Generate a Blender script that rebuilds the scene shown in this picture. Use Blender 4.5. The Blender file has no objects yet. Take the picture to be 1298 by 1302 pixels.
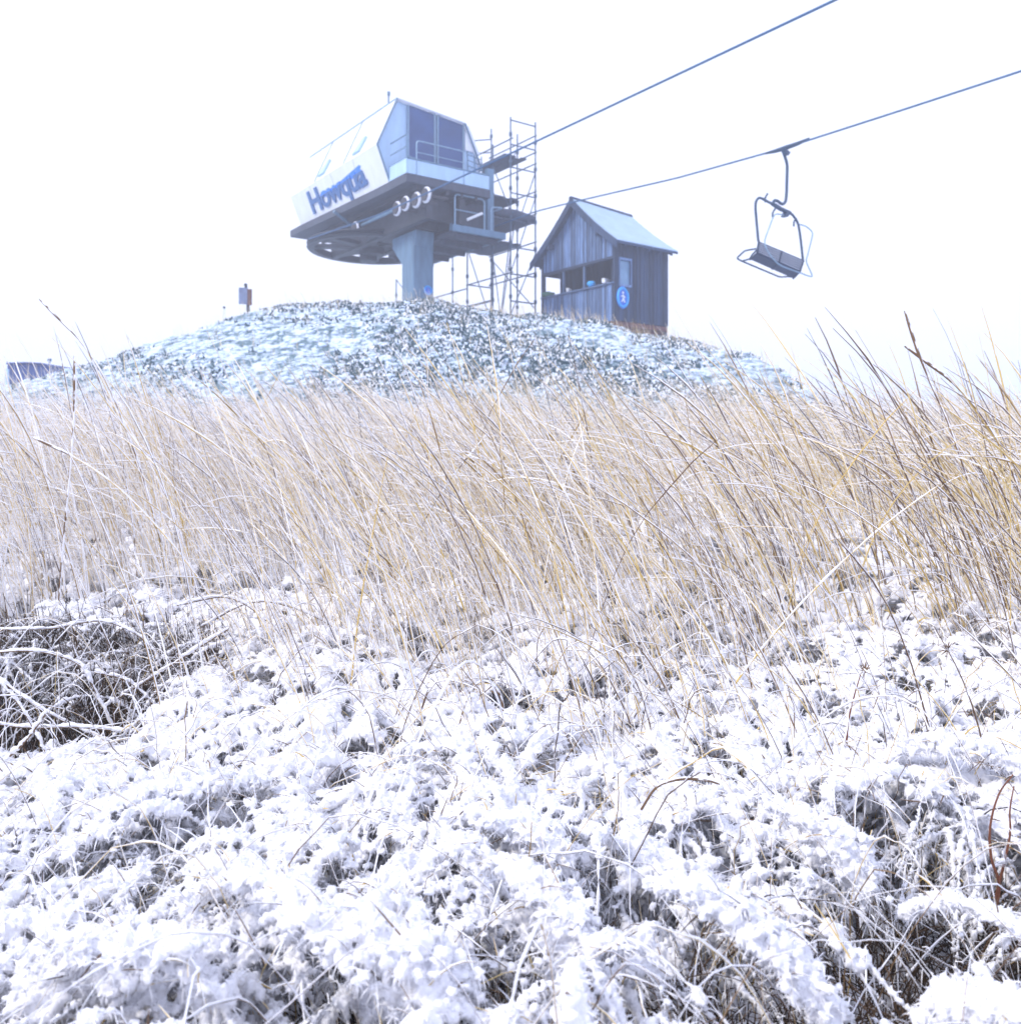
import bpy, math, random
import numpy as np
from mathutils import Vector

random.seed(7)
rng = np.random.default_rng(11)
C = bpy.context.scene.collection
SC = bpy.context.scene

# ------------------------------------------------------------------ camera model
F, HY, CX = 1141.1, 581.6, 649.0          # focal length, horizon row, centre column (photo pixels)


def ray(x, y):
    return np.array([(x - CX) / F, 1.0, (HY - y) / F])


def at(x, y, Y):
    return ray(x, y) * Y


# ------------------------------------------------------------------ materials
def new_mat(name):
    m = bpy.data.materials.new(name)
    m.use_nodes = True
    nt = m.node_tree
    return m, nt, nt.nodes['Principled BSDF']


def N(nt, kind, **kw):
    n = nt.nodes.new(kind)
    for k, v in kw.items():
        setattr(n, k, v)
    return n


def noise_node(nt, scale, detail=4, rough=.55, vec=None):
    n = N(nt, 'ShaderNodeTexNoise')
    n.inputs['Scale'].default_value = scale
    n.inputs['Detail'].default_value = detail
    n.inputs['Roughness'].default_value = rough
    if vec is not None:
        nt.links.new(vec, n.inputs['Vector'])
    return n


def ramp(nt, fac, stops):
    r = N(nt, 'ShaderNodeValToRGB')
    el = r.color_ramp.elements
    while len(el) < len(stops):
        el.new(.5)
    for e, (p, c) in zip(el, stops):
        e.position = p
        e.color = (*c, 1) if len(c) == 3 else c
    nt.links.new(fac, r.inputs['Fac'])
    return r


def mixc(nt, fac, a, b):
    m = N(nt, 'ShaderNodeMix', data_type='RGBA')
    for sock, v in ((m.inputs['Factor'], fac), (m.inputs[6], a), (m.inputs[7], b)):
        if isinstance(v, (int, float)):
            sock.default_value = v
        elif isinstance(v, tuple):
            sock.default_value = (*v, 1)
        else:
            nt.links.new(v, sock)
    return m.outputs[2]


def mat_plain(name, col, rough=.5, metal=0., var=.18, scale=3., stretch=(1, 1, 1), bump=0., island=0.):
    """a solid colour broken up by soft wear"""
    m, nt, p = new_mat(name)
    tc = N(nt, 'ShaderNodeTexCoord')
    mp = N(nt, 'ShaderNodeMapping')
    mp.inputs['Scale'].default_value = stretch
    nt.links.new(tc.outputs['Object'], mp.inputs['Vector'])
    n = noise_node(nt, scale, 5, .6, mp.outputs['Vector'])
    lo = tuple(c * (1 - var) for c in col)
    hi = tuple(min(1, c * (1 + var)) for c in col)
    r = ramp(nt, n.outputs['Fac'], [(.3, lo), (.7, hi)])
    out = r.outputs['Color']
    if island:                            # every board its own tone
        g = N(nt, 'ShaderNodeNewGeometry')
        k = ramp(nt, g.outputs['Random Per Island'], [(0, (1 - island,) * 3), (1, (1 + island,) * 3)])
        mm = N(nt, 'ShaderNodeMix', data_type='RGBA', blend_type='MULTIPLY')
        mm.inputs['Factor'].default_value = 1
        nt.links.new(out, mm.inputs[6])
        nt.links.new(k.outputs['Color'], mm.inputs[7])
        out = mm.outputs[2]
    nt.links.new(out, p.inputs['Base Color'])
    p.inputs['Roughness'].default_value = rough
    p.inputs['Metallic'].default_value = metal
    if bump:
        b = N(nt, 'ShaderNodeBump')
        b.inputs['Strength'].default_value = bump
        b.inputs['Distance'].default_value = .02
        nt.links.new(n.outputs['Fac'], b.inputs['Height'])
        nt.links.new(b.outputs['Normal'], p.inputs['Normal'])
    return m


def mat_snow(name, bump_scale=120., strength=.6, dist=.004):
    m, nt, p = new_mat(name)
    tc = N(nt, 'ShaderNodeTexCoord')
    n = noise_node(nt, bump_scale, 6, .7, tc.outputs['Object'])
    b = N(nt, 'ShaderNodeBump')
    b.inputs['Strength'].default_value = strength
    b.inputs['Distance'].default_value = dist
    nt.links.new(n.outputs['Fac'], b.inputs['Height'])
    nt.links.new(b.outputs['Normal'], p.inputs['Normal'])
    r = ramp(nt, n.outputs['Fac'], [(.25, (.88, .885, .93)), (.7, (.935, .935, .955))])
    nt.links.new(r.outputs['Color'], p.inputs['Base Color'])
    p.inputs['Roughness'].default_value = .65
    p.inputs['Specular IOR Level'].default_value = .25
    return m


def mat_stem(name, stops, snow=.25, nscale=18., direction=(.55, -.15, .8), lo=.0):
    """dry stalk, a different tan for each one, rime caked on the weather side"""
    m, nt, p = new_mat(name)
    g = N(nt, 'ShaderNodeNewGeometry')
    tc = N(nt, 'ShaderNodeTexCoord')
    r = ramp(nt, g.outputs['Random Per Island'], stops)
    n = noise_node(nt, nscale, 3, .6, tc.outputs['Object'])
    d = N(nt, 'ShaderNodeVectorMath', operation='DOT_PRODUCT')
    nt.links.new(g.outputs['True Normal'], d.inputs[0])
    v = Vector(direction).normalized()
    d.inputs[1].default_value = v
    a = N(nt, 'ShaderNodeMath', operation='MULTIPLY_ADD')
    nt.links.new(n.outputs['Fac'], a.inputs[0])
    a.inputs[1].default_value = 1.6
    a.inputs[2].default_value = -.8 - snow
    s = N(nt, 'ShaderNodeMath', operation='ADD')
    nt.links.new(d.outputs['Value'], s.inputs[0])
    ra = N(nt, 'ShaderNodeAttribute', attribute_name='foot_rime')
    ad = N(nt, 'ShaderNodeMath', operation='ADD')
    nt.links.new(a.outputs[0], ad.inputs[0])
    nt.links.new(ra.outputs['Fac'], ad.inputs[1])
    nt.links.new(ad.outputs[0], s.inputs[1])
    k = N(nt, 'ShaderNodeMapRange')
    k.inputs['From Min'].default_value = lo
    k.inputs['From Max'].default_value = lo + .12
    nt.links.new(s.outputs[0], k.inputs['Value'])
    c = mixc(nt, k.outputs['Result'], r.outputs['Color'], (.9, .915, .945))
    nt.links.new(c, p.inputs['Base Color'])
    p.inputs['Roughness'].default_value = .7
    p.inputs['Specular IOR Level'].default_value = .2
    return m


M = {}
M['snow'] = mat_snow('powder snow')
M['snow_far'] = mat_plain('thin snow with haze blue', (.64, .75, .88), .7, 0, .10, 9, (1, 1, 1), .5)  # blue of the hazy distance is put into the snow colour
TAN = [(0., (.27, .165, .05)), (.25, (.55, .38, .11)), (.6, (.72, .53, .19)), (1., (.80, .64, .32))]
M['stem'] = mat_stem('dry grass stalks', TAN, .3)
M['stem_dark'] = mat_stem('brown dead stalks', [(0., (.07, .04, .025)), (.5, (.15, .09, .05)), (1., (.27, .18, .095))], .3)
M['thatch'] = mat_plain('wet dead thatch', (.085, .055, .03), .9, 0, .6, 30)
M['litter'] = mat_stem('dead grass litter', [(0., (.018, .011, .007)), (.5, (.05, .03, .016)), (1., (.14, .085, .045))], .9)
M['shrub'] = mat_stem('low frosted shrub', [(0., (.035, .085, .10)), (.5, (.07, .135, .155)), (1., (.14, .20, .20))], .05, 9, (.3, 0, 1))
M['steel'] = mat_plain('blue grey painted steel', (.10, .19, .29), .5, 0, .22, 1.8, (3, 3, .6))
M['steel_dark'] = mat_plain('dark greased steel', (.03, .036, .05), .55, .2, .3, 4)
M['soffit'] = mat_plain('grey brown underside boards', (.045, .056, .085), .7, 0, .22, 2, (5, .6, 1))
M['panel'] = mat_plain('white fibreglass panel', (.72, .75, .82), .4, 0, .07, 1.4, (2.5, 2.5, .5))
M['endwall'] = mat_plain('shade blue panel', (.40, .58, .78), .45, 0, .10, 1.6, (2.5, 2.5, .5))  # white panel with the end wall's shade painted in as blue
M['glass'] = mat_plain('tinted cabin glass', (.018, .06, .19), .25, 0, .3, 1)
M['pane'] = mat_plain('hut glass with reflected blue', (.16, .30, .46), .15, 0, .2, 2)  # blue reflection put into the pane's base colour
M['rail'] = mat_plain('galvanised tube', (.22, .34, .46), .45, .2, .12, 6)
M['tyre'] = mat_plain('black rubber', (.05, .05, .06), .8, 0, .2, 10)
M['rim'] = mat_plain('white wheel rim', (.7, .72, .8), .5, 0, .06, 6)
M['cable'] = mat_plain('steel wire rope', (.03, .10, .22), .5, .3, .2, 20)
M['chair'] = mat_plain('chair frame paint', (.010, .045, .10), .45, 0, .15, 10)
M['seat'] = mat_plain('chair slats', (.012, .036, .09), .55, 0, .2, 6, (1, 1, 6))
M['scaf'] = mat_plain('scaffold tube', (.05, .09, .15), .5, .3, .25, 8)
M['deck'] = mat_plain('scaffold boards', (.04, .055, .09), .75, 0, .3, 5, (6, 1, 1))
M['wood'] = mat_plain('weathered timber lit tone', (.105, .17, .31), .85, 0, .42, 5, (4, 4, .35), .4, .5)  # front boards painted lighter, as the wall turned to the light
M['wood_dark'] = mat_plain('weathered timber shaded tone', (.025, .046, .095), .85, 0, .35, 5, (4, 4, .35), .3, .4)  # same timber with the side wall's shade put into the colour
M['roof'] = mat_plain('frosted pale blue roofing', (.36, .50, .66), .5, 0, .10, 2.5)
M['plinth'] = mat_plain('red brown plinth', (.13, .055, .05), .85, 0, .35, 5)
M['letter'] = mat_plain('slate blue lettering', (.035, .12, .32), .5, 0, .08, 4)
M['swoosh'] = mat_plain('bright blue emblem', (.015, .19, .72), .5, 0, .06, 3)
M['sign_blue'] = mat_plain('sign blue', (.0, .13, .62), .45, 0, .08, 10)
M['sign_cyan'] = mat_plain('sign light blue', (.03, .38, .85), .45, 0, .06, 10)
M['white'] = mat_plain('white paint', (.8, .82, .85), .5, 0, .04, 6)
M['shed'] = mat_plain('blue shed cladding', (.012, .05, .22), .6, 0, .15, 2)
M['signwood'] = mat_plain('grey sign board', (.20, .24, .36), .7, 0, .2, 6)
M['brown'] = mat_plain('brown timber', (.16, .075, .05), .8, 0, .25, 8)
M['green'] = mat_plain('green cloth', (.06, .16, .10), .85, 0, .25, 10)
M['red_stem'] = mat_stem('red brown stem', [(0., (.14, .05, .03)), (1., (.22, .09, .05))], .72)


# ------------------------------------------------------------------ mesh helpers
class MB:
    def __init__(s):
        s.v, s.f, s.mi = [], [], []

    def add(s, vs, fs, mi=0):
        o = len(s.v)
        s.v += [tuple(map(float, q)) for q in vs]
        s.f += [tuple(o + i for i in f) for f in fs]
        s.mi += [mi] * len(fs)
        return s

    def box(s, lo, hi, mi=0):
        (x0, y0, z0), (x1, y1, z1) = lo, hi
        return s.hexa([(x0, y0, z0), (x1, y0, z0), (x1, y1, z0), (x0, y1, z0),
                       (x0, y0, z1), (x1, y0, z1), (x1, y1, z1), (x0, y1, z1)], mi)

    def hexa(s, v, mi=0):
        return s.add(v, [(3, 2, 1, 0), (4, 5, 6, 7), (0, 1, 5, 4), (1, 2, 6, 5), (2, 3, 7, 6), (3, 0, 4, 7)], mi)

    def tube(s, path, r, n=8, mi=0, closed=False):
        P = [Vector(p) for p in path]
        K = len(P)
        rr = r if isinstance(r, (list, tuple, np.ndarray)) else [r] * K
        t0 = (P[1] - P[0]).normalized()
        ref = Vector((0, 0, 1)) if abs(t0.z) < .9 else Vector((1, 0, 0))
        n1 = (ref - t0 * ref.dot(t0)).normalized()
        vs = []
        for i in range(K):
            if closed:
                t = (P[(i + 1) % K] - P[i - 1]).normalized()
            else:
                t = (P[min(i + 1, K - 1)] - P[max(i - 1, 0)]).normalized()
            n1 = (n1 - t * n1.dot(t)).normalized()
            n2 = t.cross(n1)
            for k in range(n):
                a = 2 * math.pi * k / n
                vs.append(P[i] + (n1 * math.cos(a) + n2 * math.sin(a)) * rr[i])
        fs = []
        for i in range(K if closed else K - 1):
            j = (i + 1) % K
            for k in range(n):
                l = (k + 1) % n
                fs.append((i * n + k, i * n + l, j * n + l, j * n + k))
        if not closed:
            fs.append(tuple(reversed(range(n))))
            fs.append(tuple(range((K - 1) * n, K * n)))
        return s.add(vs, fs, mi)

    def prism(s, poly, d, mi=0):
        """poly: 3-d outline; d: extrusion vector"""
        n = len(poly)
        P = [Vector(p) for p in poly]
        Q = [p + Vector(d) for p in P]
        fs = [tuple(reversed(range(n))), tuple(range(n, 2 * n))]
        fs += [(i, (i + 1) % n, n + (i + 1) % n, n + i) for i in range(n)]
        return s.add(P + Q, fs, mi)

    def build(s, name, mats, parent=None, bevel=0, smooth=False, loc=None):
        me = bpy.data.meshes.new(name)
        me.from_pydata(s.v, [], s.f)
        for m in (mats if isinstance(mats, (list, tuple)) else [mats]):
            me.materials.append(m)
        for p, i in zip(me.polygons, s.mi):
            p.material_index = i
            p.use_smooth = smooth
        me.validate()
        import bmesh
        b = bmesh.new()
        b.from_mesh(me)
        bmesh.ops.recalc_face_normals(b, faces=b.faces)
        b.to_mesh(me)
        b.free()
        o = bpy.data.objects.new(name, me)
        C.objects.link(o)
        if parent is not None:
            o.parent = parent
        if loc is not None:
            o.location = loc
        if bevel:
            bv = o.modifiers.new('bevel', 'BEVEL')
            bv.width = bevel
            bv.segments = 2
            bv.limit_method = 'ANGLE'
        return o


def smooth_path(pts, n=24):
    """Catmull-Rom through the given points"""
    P = np.array(pts, float)
    P = np.vstack([2 * P[0] - P[1], P, 2 * P[-1] - P[-2]])
    out = []
    seg = len(P) - 3
    for i in range(n):
        u = i / (n - 1) * seg
        k = min(int(u), seg - 1)
        t = u - k
        a, b, c, d = P[k:k + 4]
        out.append(.5 * ((2 * b) + (c - a) * t + (2 * a - 5 * b + 4 * c - d) * t * t + (3 * b - a - 3 * c + d) * t ** 3))
    return np.array(out)


def round_path(pts, r=.1, k=5, closed=False):
    """polyline with rounded corners"""
    P = [Vector(p) for p in pts]
    out = []
    n = len(P)
    for i in range(n):
        if not closed and i in (0, n - 1):
            out.append(P[i])
            continue
        a, b, c = P[i - 1], P[i], P[(i + 1) % n]
        u, w = (a - b), (c - b)
        rr = min(r, u.length * .45, w.length * .45)
        s, e = b + u.normalized() * rr, b + w.normalized() * rr
        for j in range(k + 1):
            t = j / k
            out.append(s * (1 - t) ** 2 + b * 2 * t * (1 - t) + e * t * t)
    return out


def tag(o, label, cat, group=None, kind=None):
    o['label'] = label
    o['category'] = cat
    if group:
        o['group'] = group
    if kind:
        o['kind'] = kind
    return o


def thing(name, label, cat, loc=(0, 0, 0), rz=0, group=None):
    o = bpy.data.objects.new(name, None)
    C.objects.link(o)
    o.location = loc
    o.rotation_euler = (0, 0, rz)
    o.empty_display_size = .2
    return tag(o, label, cat, group)


def fast_mesh(name, verts, faces, mats, midx=None, smooth=True):
    """numpy arrays straight into ONE mesh object; faces is (n,3) or (n,4)"""
    me = bpy.data.meshes.new(name)
    nv, nf, k = len(verts), len(faces), faces.shape[1]
    me.vertices.add(nv)
    me.vertices.foreach_set('co', np.ascontiguousarray(verts, np.float32).ravel())
    me.loops.add(nf * k)
    me.loops.foreach_set('vertex_index', np.ascontiguousarray(faces, np.int32).ravel())
    me.polygons.add(nf)
    me.polygons.foreach_set('loop_start', np.arange(nf, dtype=np.int32) * k)
    for m in mats:
        me.materials.append(m)
    if midx is not None:
        me.polygons.foreach_set('material_index', np.ascontiguousarray(midx, np.int32))
    me.polygons.foreach_set('use_smooth', np.full(nf, smooth, bool))
    me.update(calc_edges=True)
    o = bpy.data.objects.new(name, me)
    C.objects.link(o)
    return o


def tubes(paths, radii, ref, n):
    """paths (N,K,3), radii (N,K), ref (N,3) -> verts, quads"""
    Nn, K, _ = paths.shape
    t = np.gradient(paths, axis=1)
    t /= np.linalg.norm(t, axis=2, keepdims=True) + 1e-9
    n1 = np.cross(t, ref[:, None, :])
    n1 /= np.linalg.norm(n1, axis=2, keepdims=True) + 1e-9
    n2 = np.cross(t, n1)
    a = np.arange(n) * 2 * np.pi / n
    off = n1[:, :, None, :] * np.cos(a)[None, None, :, None] + n2[:, :, None, :] * np.sin(a)[None, None, :, None]
    v = paths[:, :, None, :] + off * radii[:, :, None, None]
    idx = np.arange(Nn * K * n).reshape(Nn, K, n)
    A = idx[:, :-1, :]
    B = np.roll(idx, -1, 2)[:, :-1, :]
    D = idx[:, 1:, :]
    E = np.roll(idx, -1, 2)[:, 1:, :]
    f = np.stack([A, B, E, D], -1).reshape(-1, 4)
    return v.reshape(-1, 3), f


class Batch:
    def __init__(s):
        s.V, s.F, s.M, s.A, s.n = [], [], [], [], 0

    def add(s, v, f, mi=0, foot=None):
        s.A.append(np.zeros(len(v), np.float32) if foot is None else foot.astype(np.float32))
        s.V.append(v)
        s.F.append(f + s.n)
        s.M.append(np.full(len(f), mi, np.int32))
        s.n += len(v)

    def build(s, name, mats, smooth=True):
        o = fast_mesh(name, np.concatenate(s.V), np.concatenate(s.F), mats, np.concatenate(s.M), smooth)
        at_ = o.data.attributes.new('foot_rime', 'FLOAT', 'POINT')
        at_.data.foreach_set('value', np.concatenate(s.A))
        return o


# ------------------------------------------------------------------ noise in numpy
def _hash(i, j, k, seed):
    h = (i * 374761393 + j * 668265263 + k * 2147483647 + seed * 974711) & 0xffffffff
    h = ((h ^ (h >> 13)) * 1274126177) & 0xffffffff
    return ((h ^ (h >> 16)) & 0xffff) / 65535.0


def vnoise(p, scale, seed=0):
    q = np.asarray(p, np.float64) * scale
    if q.shape[1] == 2:
        q = np.hstack([q, np.zeros((len(q), 1))])
    i = np.floor(q).astype(np.int64)
    f = q - i
    f = f * f * (3 - 2 * f)
    r = 0
    for dx in (0, 1):
        wx = f[:, 0] if dx else 1 - f[:, 0]
        for dy in (0, 1):
            wy = f[:, 1] if dy else 1 - f[:, 1]
            for dz in (0, 1):
                wz = f[:, 2] if dz else 1 - f[:, 2]
                r = r + wx * wy * wz * _hash(i[:, 0] + dx, i[:, 1] + dy, i[:, 2] + dz, seed)
    return r


def fbm(p, scale, octv=3, seed=0):
    s, a, t = 0, 1, 0
    for o in range(octv):
        s = s + a * vnoise(p, scale * 2 ** o, seed + o)
        t += a
        a *= .5
    return s / t


# ------------------------------------------------------------------ the lie of the land
CREST = [(-700, 600), (-300, 560), (0, 520), (90, 492), (150, 470), (200, 447), (240, 430), (280, 418), (315, 405), (350, 396), (400, 388),
         (450, 383), (530, 382), (600, 390), (650, 398), (700, 403), (760, 408), (784, 418), (850, 428), (892, 437),
         (925, 453), (952, 472), (975, 492), (1005, 522), (1060, 560), (1500, 600)]
_cx = np.array([(x - CX) / F * 27 for x, y in CREST])
_cz = np.array([(HY - y) / F * 27 for x, y in CREST])
_by = np.array([-60, -5, 0, 2, 4, 8, 12, 15, 18, 24, 60])
_bz = np.array([-.95, -.95, -.93, -.92, -.90, -.58, -.14, .18, .38, .45, -2.5])
HOLLOW = (-1.62, 2.95, .62, .5, .22)       # x, y, rx, ry, depth of the scooped-out gap in the grass


def sstep(t):
    t = np.clip(t, 0, 1)
    return t * t * (3 - 2 * t)


def ground(x, y):
    x, y = np.asarray(x, float), np.asarray(y, float)
    zb = np.interp(y, _by, _bz)
    zc = np.interp(x, _cx, _cz)
    zb = zb - .06 * sstep((-x - 2.5) / 3) * sstep((y - 6) / 4) * (1 - sstep((y - 18) / 4))
    zc = zc - .13
    s = sstep((y - 13.5) / 14.) * (1 - sstep((y - 38) / 40.))
    side = 1 - sstep((np.abs(x) - 17) / 60)
    z = zb + np.maximum(zc - zb, -.6) * s * side
    p = np.stack([x.ravel(), y.ravel()], 1)
    near = 1 - sstep((y - 40) / 60)
    z = z + ((fbm(p, .9, 3, 5) - .5) * .16).reshape(z.shape) * near
    z = z + ((fbm(p, .45, 3, 15) - .5) * .42 + (fbm(p, 1.6, 2, 16) - .5) * .22).reshape(z.shape) * near * sstep((y - 14) / 5)
    z = z + ((fbm(p, 3.1, 2, 9) - .5) * .07).reshape(z.shape) * near
    hx, hy, rx, ry, hd = HOLLOW
    d = np.sqrt(((x - hx) / rx) ** 2 + ((y - hy) / ry) ** 2)
    return z - hd * (1 - sstep(d))


def grid_axis(parts):
    a = []
    for lo, hi, st in parts:
        a += list(np.arange(lo, hi, st))
    return np.array(a + [parts[-1][1]])


gx = grid_axis([(-300, -60, 20), (-60, -20, 2), (-20, -4, .25), (-4, 4, .07), (4, 18, .25), (18, 60, 2), (60, 300, 20)])
gy = grid_axis([(-40, -2, 2), (-2, .2, .2), (.2, 6, .07), (6, 14, .2), (14, 34, .2), (34, 60, 1), (60, 300, 15)])
GX, GY = np.meshgrid(gx, gy)
GZ = ground(GX, GY)
nx, ny = len(gx), len(gy)
gi = np.arange(nx * ny).reshape(ny, nx)
gf = np.stack([gi[:-1, :-1], gi[:-1, 1:], gi[1:, 1:], gi[1:, :-1]], -1).reshape(-1, 4)

m, nt, p = new_mat('snowy ground')
tc = N(nt, 'ShaderNodeTexCoord')
n1 = noise_node(nt, 2.2, 8, .68, tc.outputs['Object'])
n2 = noise_node(nt, 9, 5, .65, tc.outputs['Object'])
sx = N(nt, 'ShaderNodeSeparateXYZ')
nt.links.new(tc.outputs['Object'], sx.inputs[0])
add = N(nt, 'ShaderNodeMath', operation='MULTIPLY_ADD')
nt.links.new(n2.outputs['Fac'], add.inputs[0])
add.inputs[1].default_value = .55
sh = N(nt, 'ShaderNodeMath', operation='MULTIPLY_ADD')
nt.links.new(n1.outputs['Fac'], sh.inputs[2])
sh.inputs[1].default_value = -.115
nt.links.new(sh.outputs[0], add.inputs[2])
cov = ramp(nt, add.outputs[0], [(.60, (0, 0, 0)), (.74, (1, 1, 1))])
soil = ramp(nt, n2.outputs['Fac'], [(.3, (.045, .030, .02)), (.65, (.13, .085, .048))])
herb = ramp(nt, n2.outputs['Fac'], [(.3, (.05, .115, .145)), (.65, (.14, .225, .26))])
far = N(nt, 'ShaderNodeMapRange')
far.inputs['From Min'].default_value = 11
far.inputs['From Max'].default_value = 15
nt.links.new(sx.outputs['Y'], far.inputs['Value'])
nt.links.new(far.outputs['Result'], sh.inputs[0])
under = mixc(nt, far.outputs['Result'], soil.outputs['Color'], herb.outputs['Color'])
snowc = mixc(nt, far.outputs['Result'], (.9, .905, .945), (.64, .75, .88))  # far snow carries the haze blue in its own colour
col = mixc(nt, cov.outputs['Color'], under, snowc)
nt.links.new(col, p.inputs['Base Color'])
p.inputs['Roughness'].default_value = .75
bp = N(nt, 'ShaderNodeBump')
bp.inputs['Strength'].default_value = .8
bp.inputs['Distance'].default_value = .06
nt.links.new(add.outputs[0], bp.inputs['Height'])
nt.links.new(bp.outputs['Normal'], p.inputs['Normal'])
M['ground'] = m
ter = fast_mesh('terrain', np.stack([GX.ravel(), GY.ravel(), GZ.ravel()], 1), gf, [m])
tag(ter, 'snow dusted grassy ground rising to a rounded mound', 'ground', kind='structure')


# ------------------------------------------------------------------ tall dry grass
def in_view(x, y, margin):
    return np.abs(x) < .575 * y + margin


def make_stems(n, y0, y1, margin, hmin, hmax, power=1.0, lean0=.34, lean1=.62):
    y = y0 + (y1 - y0) * rng.random(n * 3) ** power
    x = (rng.random(n * 3) * 2 - 1) * (.575 * y + margin)
    keep = fbm(np.stack([x, y], 1), 1.3, 2, 3) + rng.normal(0, .06, len(x)) > np.where(y < 6.5, .475, .42)
    keep &= ~((x < -.92) & (y < 3.45))
    x, y = x[keep][:n], y[keep][:n]
    n = len(x)
    h = hmin + (hmax - hmin) * rng.random(n) ** 1.3
    u = x / (.575 * y + margin)                       # -1 left edge .. 1 right edge
    lean = lean0 + (lean1 - lean0) * (u * .5 + .5) + rng.normal(0, .10, n)
    az = math.pi + rng.normal(.12, .42, n)            # blown over to the left
    wild = rng.random(n) < .06
    az[wild] = rng.random(wild.sum()) * 6.28
    return x, y, h, lean, az


def stem_paths(x, y, h, lean, az, K, bend=1.0, base=None):
    t = np.linspace(0, 1, K)[None, :]
    ang = lean[:, None] * (.35 + 1.25 * bend * t ** 1.6)
    ang = ang + np.cumsum(rng.normal(0, .035, (len(x), K)), 1)
    st = h[:, None] / (K - 1)
    r = np.cumsum(np.sin(ang) * st, 1) - (np.sin(ang) * st)[:, :1]
    z = np.cumsum(np.cos(ang) * st, 1) - (np.cos(ang) * st)[:, :1]
    P = np.empty((len(x), K, 3))
    P[:, :, 0] = x[:, None] + np.cos(az)[:, None] * r
    P[:, :, 1] = y[:, None] + np.sin(az)[:, None] * r
    zg = ground(x, y) if base is None else base
    P[:, :, 2] = zg[:, None] + z - .03
    ref = np.stack([-np.sin(az), np.cos(az), np.zeros(len(x))], 1)
    return P, ref


grass = Batch()
# (count, near, far, side margin, short, tall, spread, rings, sides, radius)
for (n, a, b, mg, h0, h1, pw, K, ns, r0) in [
        (900, 1.9, 3.5, .8, .30, 1.30, .5, 12, 5, .0020),
        (1050, 3.2, 4.8, 1.0, .80, 1.62, .8, 12, 5, .0026),
        (2500, 4.4, 6.8, 1.2, .80, 1.50, .9, 10, 5, .0027),
        (3800, 6.4, 10., 1.5, .85, 1.32, 1., 8, 4, .0032),
        (5000, 9.5, 17., 2.0, .75, 1.15, 1.1, 6, 4, .0044)]:
    x, y, h, lean, az = make_stems(n, a, b, mg, h0, h1, pw)
    P, ref = stem_paths(x, y, h, lean, az, K)
    t = np.linspace(0, 1, K)[None, :]
    rad = r0 * (rng.random((len(x), 1)) ** 2 * 1.1 + .65) * (1 - .72 * t ** 1.5)
    head = rng.random(len(x)) < .35                    # a flower spike, a little thicker than the stalk
    rad = rad + head[:, None] * r0 * .75 * np.exp(-((t - .86) / .09) ** 2)
    v, f = tubes(P, rad, ref, ns)
    dark = np.repeat((rng.random(len(x)) < .26).astype(np.int32), (K - 1) * ns)
    grass.add(v, f, 0, np.repeat((np.clip(1.0 - 1.65 * t, 0, 1) * rng.uniform(0., 1.5, (len(x), 1))).ravel(), ns))
    grass.M[-1] = dark
    # rime and snow caked on the upper side, in broken runs
    if a < 9:
        Kf = K * 3
        tt = np.linspace(0, 1, Kf)
        i = np.clip((tt * (K - 1)).astype(int), 0, K - 2)
        w = (tt * (K - 1) - i)[None, :, None]
        Q = P[:, i] * (1 - w) + P[:, i + 1] * w
        if b > 8:
            sel = rng.random(len(Q)) < .75
            Q, ref2, r2 = Q[sel], ref[sel], rad[sel]
        else:
            ref2, r2 = ref, rad
        nz = rng.random((len(Q), Kf)) * .7 + .5 * np.sin(tt[None, :] * rng.uniform(6, 22, (len(Q), 1)) + rng.random((len(Q), 1)) * 6.28)
        cr = np.clip(nz, 0, 1) * r0 * 1.05 * rng.uniform(.0, 1.2, (len(Q), 1)) ** 1.3
        cr *= (2.5 - 2.2 * tt ** .8)[None, :]
        cr[:, -1] = 0
        cr[:, 0] = 0
        tg = np.gradient(Q, axis=1)
        tg /= np.linalg.norm(tg, axis=2, keepdims=True)
        up = np.array([.55, -.1, .8]) - tg * (tg @ np.array([.55, -.1, .8]))[..., None]
        up /= np.linalg.norm(up, axis=2, keepdims=True)
        Q = Q + up * (np.interp(tt, np.linspace(0, 1, K), r2.mean(0))[None, :, None] * .9)
        v, f = tubes(Q, cr, ref2, 4)
        grass.add(v, f, 2)
# tall clumps that break the skyline, thickest at the right edge
for (n, xa, xb, ya, yb, h0, h1, l0) in [(90, 1.35, 2.7, 3.3, 4.6, 1.25, 1.75, .60), (30, -2.3, -1.2, 3.6, 4.6, 1.2, 1.6, .40), (60, -1.2, 1.3, 3.4, 4.8, 1.2, 1.55, .50), (70, 2.2, 4.2, 4.6, 6.6, 1.2, 1.55, .45)]:
    K = 14
    x, y = rng.uniform(xa, xb, n), rng.uniform(ya, yb, n)
    P, ref = stem_paths(x, y, rng.uniform(h0, h1, n), np.abs(rng.normal(l0, .13, n)), rng.normal(math.pi + .1, .35, n), K)
    t = np.linspace(0, 1, K)[None, :]
    rad = .0033 * rng.uniform(.6, 1.3, (n, 1)) * (1 - .7 * t ** 1.5) + .0030 * rng.uniform(0, 1, (n, 1)) * np.exp(-((t - .84) / .1) ** 2)
    v, f = tubes(P, rad, ref, 5)
    grass.add(v, f)
    grass.M[-1] = np.repeat((rng.random(n) < .5).astype(np.int32), (K - 1) * 5)
    v, f = tubes(P + np.array([.55, -.1, .8]) * rad[..., None] * .8, rad * rng.uniform(0, 1.1, rad.shape), ref, 5)
    grass.add(v, f, 2)
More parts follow.
